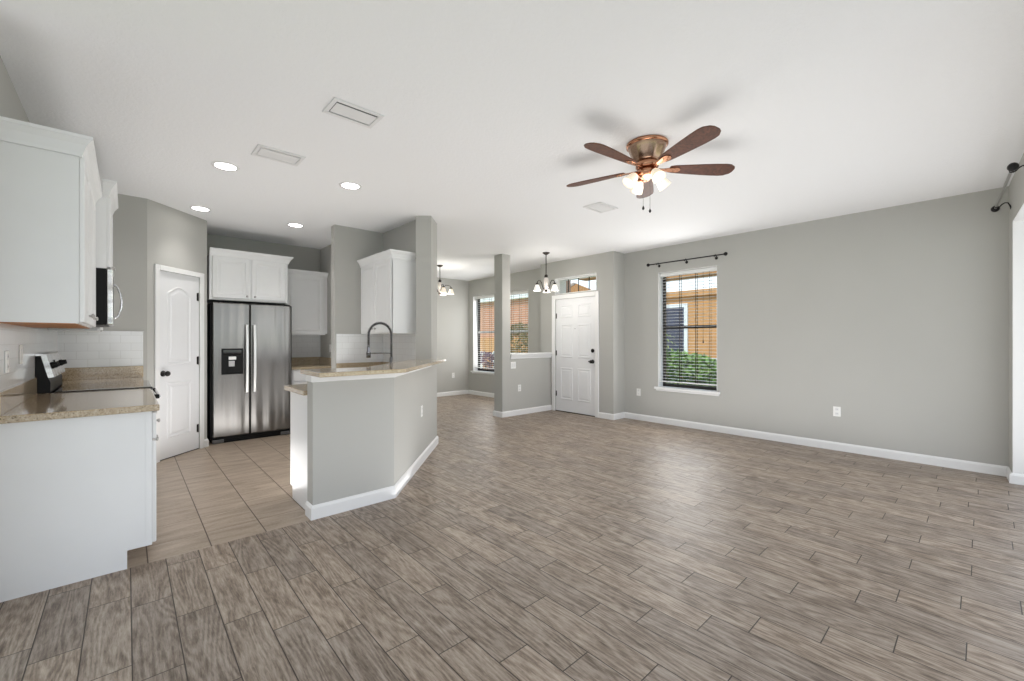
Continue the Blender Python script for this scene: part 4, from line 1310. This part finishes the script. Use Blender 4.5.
# ------------------------------------------------------------------ outlets and switches
def plate(M, label, name='wall_outlet', w=0.072, h=0.116, kind='outlet', cat='outlet'):
    """centre of the plate at M's origin, z out"""
    r = empty(name, M.translation, label, cat, 'wall plates')
    build('plate', MB(M).box((-w / 2, -h / 2, 0.0003), (w / 2, h / 2, 0.006), 0.002), 'plate_white', r)
    if kind == 'outlet':
        for yy in (-0.026, 0.026):
            so = build('socket', MB(M).box((-0.017, yy - 0.016, 0.006), (0.017, yy + 0.016, 0.0075), 0.001), 'vent_white', r)
            build('slots', MB(M).box((-0.008, yy - 0.004, 0.0075), (-0.006, yy + 0.007, 0.0079)).box((0.006, yy - 0.004, 0.0075), (0.008, yy + 0.007, 0.0079)), 'slot_dark', so)
    else:
        n = max(1, round(w / 0.06) - 0) if w > 0.1 else 1
        for i in range(n):
            xx = (i - (n - 1) / 2) * 0.046
            build('rocker', MB(M).box((xx - 0.016, -0.033, 0.006), (xx + 0.016, 0.033, 0.009), 0.002), 'vent_white', r)
    return r
Yd = (0, -1)
plate(frame((XW, 1.145, 0.455), Yd), 'white outlet low on the right stretch of the living room wall')
plate(frame((XW, 3.75, 0.45), Yd), 'white outlet low on the wall between window and entry')
plate(frame((5.05, CY0, 0.466), (1, 0)), 'white outlet low on the entry half wall')
plate(frame((4.905, CY0, 0.865), (1, 0)), 'white double switch plate under the half wall ledge', 'light_switch', 0.118, 0.116, 'switch', 'switch')
plate(frame((5.72, YD, 0.47), (1, 0)), 'white outlet low on the dining end wall')
dD = Vector((A1[0] - B0[0], A1[1] - B0[1], 0)).normalized()
oc = Vector((B0[0], B0[1], 0)) + dD * 0.98
plate(frame((oc.x, oc.y, 0.545), dD), 'white outlet on the diagonal face of the peninsula half wall')
plate(frame((XL + 0.0095, 3.44, 1.17), (0, 1)), 'white outlet on the left tiles nearest the camera')
plate(frame((XL + 0.0095, 3.84, 1.20), (0, 1)), 'white switch plate on the left tiles beside the range', 'light_switch', 0.072, 0.116, 'switch', 'switch')
plate(frame((1.83, YF - .0095, 1.17), (1, 0)), 'white outlet on the tiles right of the fridge')
plate(frame((XA, 6.62, 1.17), Yd), 'white outlet on the alcove side wall')

# ------------------------------------------------------------------ outdoors
build('ground', MB().box((-60, -60, -0.4), (90, 90, -0.16)), 'grass_green', label='lawn outside the house', kind='structure')
build('patio', MB().box((-14, -14, -0.2), (6.5, 3.2, -0.125)), 'concrete', label='pale concrete patio outside the open side', kind='structure')
build('path', MB().box((6.55, -6, -0.159), (9.2, 14, -0.12)), 'concrete', label='concrete walk outside the windows', kind='structure')

def leaf_clump(cx, cy, cz, rx, ry_, rz, n, size, seed):
    rnd = random.Random(seed)
    mb = MB()
    for _ in range(n):
        th, ph = rnd.uniform(0, 2 * PI), math.acos(rnd.uniform(-1, 1))
        k = rnd.uniform(0.55, 1.0) ** 0.5
        c = Vector((cx + rx * k * math.sin(ph) * math.cos(th), cy + ry_ * k * math.sin(ph) * math.sin(th), cz + rz * k * math.cos(ph)))
        d = Vector((rnd.uniform(-1, 1), rnd.uniform(-1, 1), rnd.uniform(-0.6, 0.9))).normalized()
        s_ = d.cross(Vector((rnd.uniform(-1, 1), rnd.uniform(-1, 1), rnd.uniform(-1, 1)))).normalized()
        L = size * rnd.uniform(0.7, 1.3)
        mb.add([c, c + d * L * 0.5 + s_ * L * 0.28, c + d * L, c + d * L * 0.5 - s_ * L * 0.28], [[0, 1, 2, 3]])
    return mb

def shrub(x, y, rx, ry_, h, mat, label, n=900, size=0.09, seed=1, name='shrub', base=-0.15):
    r = empty(name, (x, y, base), label, 'plant', 'shrubs outside the windows')
    build('foliage', leaf_clump(x, y, base + h * 0.55, rx, ry_, h * 0.47, n, size, seed), mat, r)
    st = MB()
    for k in range(3):
        a_ = 2.1 * k
        st.tube([(x, y, base - 0.02), (x + 0.3 * rx * math.cos(a_), y + 0.3 * ry_ * math.sin(a_), base + h * 0.6)], [0.02, 0.008], 6)
    build('stems', st, 'bark', r)

shrub(9.95, 5.15, 0.42, 1.25, 1.12, 'leaf_green', 'broad green hedge shrub outside the living room window', 3600, 0.15, 3)
shrub(8.95, 4.3, 0.30, 1.3, 0.42, 'leaf_lime', 'low yellow green ground cover outside the living room window', 3000, 0.11, 5)
def palm(x, y, h, label, mat, seed, base=-0.15, L=0.9):
    r = empty('palm_plant', (x, y, base), label, 'plant', 'palms outside the windows')
    build('trunk', MB().tube([(x, y, base - 0.02), (x + 0.05, y, base + h * 0.5), (x, y, base + h)], [0.06, 0.05, 0.045], 8), 'bark', r)
    rnd = random.Random(seed)
    fr_ = MB()
    for k in range(16):
        a_ = 2 * PI * k / 16 + rnd.uniform(-.2, .2)
        el = rnd.uniform(0.2, 1.1)
        d = Vector((math.cos(a_), math.sin(a_), 0)); s_ = Vector((-math.sin(a_), math.cos(a_), 0))
        prev = None
        for i in range(11):
            t = i / 10
            p = Vector((x, y, base + h)) + d * (L * t * math.cos(el * (1 - t * .6))) + Vector((0, 0, L * (math.sin(el) * t - 0.75 * t * t)))
            if prev is not None:
                wl = 0.20 * L * math.sin(PI * min(0.95, 0.15 + 0.8 * t))
                dn = (p - prev)
                for sg in (1, -1):
                    fr_.add([prev, prev + dn * 0.5, prev + s_ * sg * wl + dn * 0.9 + Vector((0, 0, -wl * 0.5))], [[0, 1, 2]])
            prev = p
    build('fronds', fr_, mat, r)
palm(9.3, 5.45, 1.45, 'yellow green palm outside the living room window', 'leaf_lime', 11, L=0.75)
# neighbouring house beyond the living room window
r = empty('neighbour_house', (15, 5, -0.16), 'orange stucco house with white trimmed window beyond the living room blind', 'house')
HX = 12.6
build('wall', MB().box((HX, -1, -0.18), (HX + 6, 8.6, 2.75)), 'stucco_orange', r)
build('soffit', MB().box((HX - 0.12, -1.3, 2.62), (HX + 6.2, 8.8, 2.80)), 'stucco_orange', r)
Mh = frame((HX, 7.6, 0), Yd)
wf = build('window', MB(Mh).box((0.55, 0.30, 0.001), (1.62, 2.42, 0.05)), 'trim_white', r)
build('pane', MB(Mh).box((0.66, 0.42, 0.05), (1.51, 2.31, 0.056)), 'house_window', wf)
build('roof', MB().box((HX + 0.4, -1.0, 2.80), (HX + 5.6, 8.5, 2.86)), 'roof_tile', r)
# porch beam and post of the entry
r = empty('porch', (7.6, 5, -0.12), 'orange porch beam and post just outside the front door', 'porch')
build('beam', MB().box((7.45, 1.2, 2.43), (7.75, 4.7, 2.95), 0.01).box((7.45, 4.7, 2.64), (7.75, 6.05, 2.95), 0.01), 'stucco_orange', r)
build('post', MB().box((7.45, 6.47, -0.12), (7.72, 6.70, 3.2), 0.01), 'porch_stucco', r)
build('post', MB().box((7.45, 1.2, -0.12), (7.75, 1.5, 2.43), 0.01), 'porch_stucco', r)
# gabled house behind the entry
def gable_house(x, y0, y1, ze, za, mat, label, depth=6):
    r = empty('gable_house', (x, (y0 + y1) / 2, -0.16), label, 'house', 'gabled houses across the street')
    ym = (y0 + y1) / 2
    M = frame((x, y0, 0), (0, 1))
    w = y1 - y0
    build('wall', MB(M).prism([(0, -0.18), (w, -0.18), (w, ze), (w / 2, za), (0, ze)], 0, depth), mat, r)
    t = 0.42
    k = (za - ze) / (w / 2)
    fas = MB(M)
    for a_, b_ in (((-0.5, ze - 0.5 * k), (w / 2, za)), ((w + 0.5, ze - 0.5 * k), (w / 2, za))):
        fas.prism([(a_[0], a_[1] + .02), (b_[0], b_[1] + .02), (b_[0], b_[1] + t), (a_[0], a_[1] + t)], -0.35, 0.0) 
    build('fascia', fas, 'trim_white', r)
    rf = MB(M)
    for a_, b_ in (((-0.5, ze - 0.5 * k), (w / 2, za)), ((w + 0.5, ze - 0.5 * k), (w / 2, za))):
        rf.prism([(a_[0], a_[1] + .05), (b_[0], b_[1] + .05), (b_[0], b_[1] + .2), (a_[0], a_[1] + .2)], 0.002, depth)
    build('roof', rf, 'roof_tile', r)
    wn_ = build('window', MB(M).box((w * 0.3, 0.6, -0.04), (w * 0.7, 2.1, -0.001)), 'trim_white', r)
    build('pane', MB(M).box((w * 0.3 + .12, 0.72, -0.045), (w * 0.7 - .12, 1.98, -0.04)), 'house_window', wn_)
    return r

gable_house(20.0, 11.8, 20.8, 2.86, 4.75, 'stucco_orange', 'orange gabled house seen through the transom window')
r = empty('neighbour_house', (16, 17, -0.16), 'pink stucco house beyond the dining windows', 'house')
build('wall', MB().box((13, 12.4, -0.18), (19, 23, 3.15)), 'stucco_pink', r)
build('fascia', MB().box((12.8, 12.3, 3.15), (19.2, 23.2, 3.32)), 'trim_white', r)
build('band', MB().box((12.96, 12.4, -0.1), (13.0, 23, 1.45)), 'stucco_orange', r)
shrub(10.0, 10.65, 0.6, 0.75, 2.0, 'leaf_olive', 'tall olive brown shrub outside the dining window right of the column', 2600, 0.10, 21)
shrub(9.8, 12.4, 0.5, 0.9, 1.0, 'leaf_purple', 'purple leaved shrub outside the dining window left of the column', 1600, 0.09, 22)
r = empty('porch_railing', (11.2, 14.2, -0.16), 'white porch railing beyond the dining window left of the column', 'railing')
rl = MB()
rl.box((11.17, 12.6, 0.72), (11.23, 16.0, 0.80)).box((11.18, 12.6, 0.0), (11.22, 16.0, 0.06))
build('rail', rl, 'trim_white', r)
for k in range(5):
    build('post', MB().box((11.17, 12.6 + k * 0.84, -0.18), (11.23, 12.66 + k * 0.84, 0.86)), 'trim_white', r)
r = empty('garden_wall', (11.6, 4.2, -0.16), 'low white garden wall beside the orange house', 'garden wall')
build('base', MB().box((11.5, 3.0, -0.18), (11.8, 5.15, 0.74)), 'trim_white', r)
build('cap', MB().box((11.46, 2.97, 0.74), (11.84, 5.2, 0.82), 0.01), 'concrete', r)
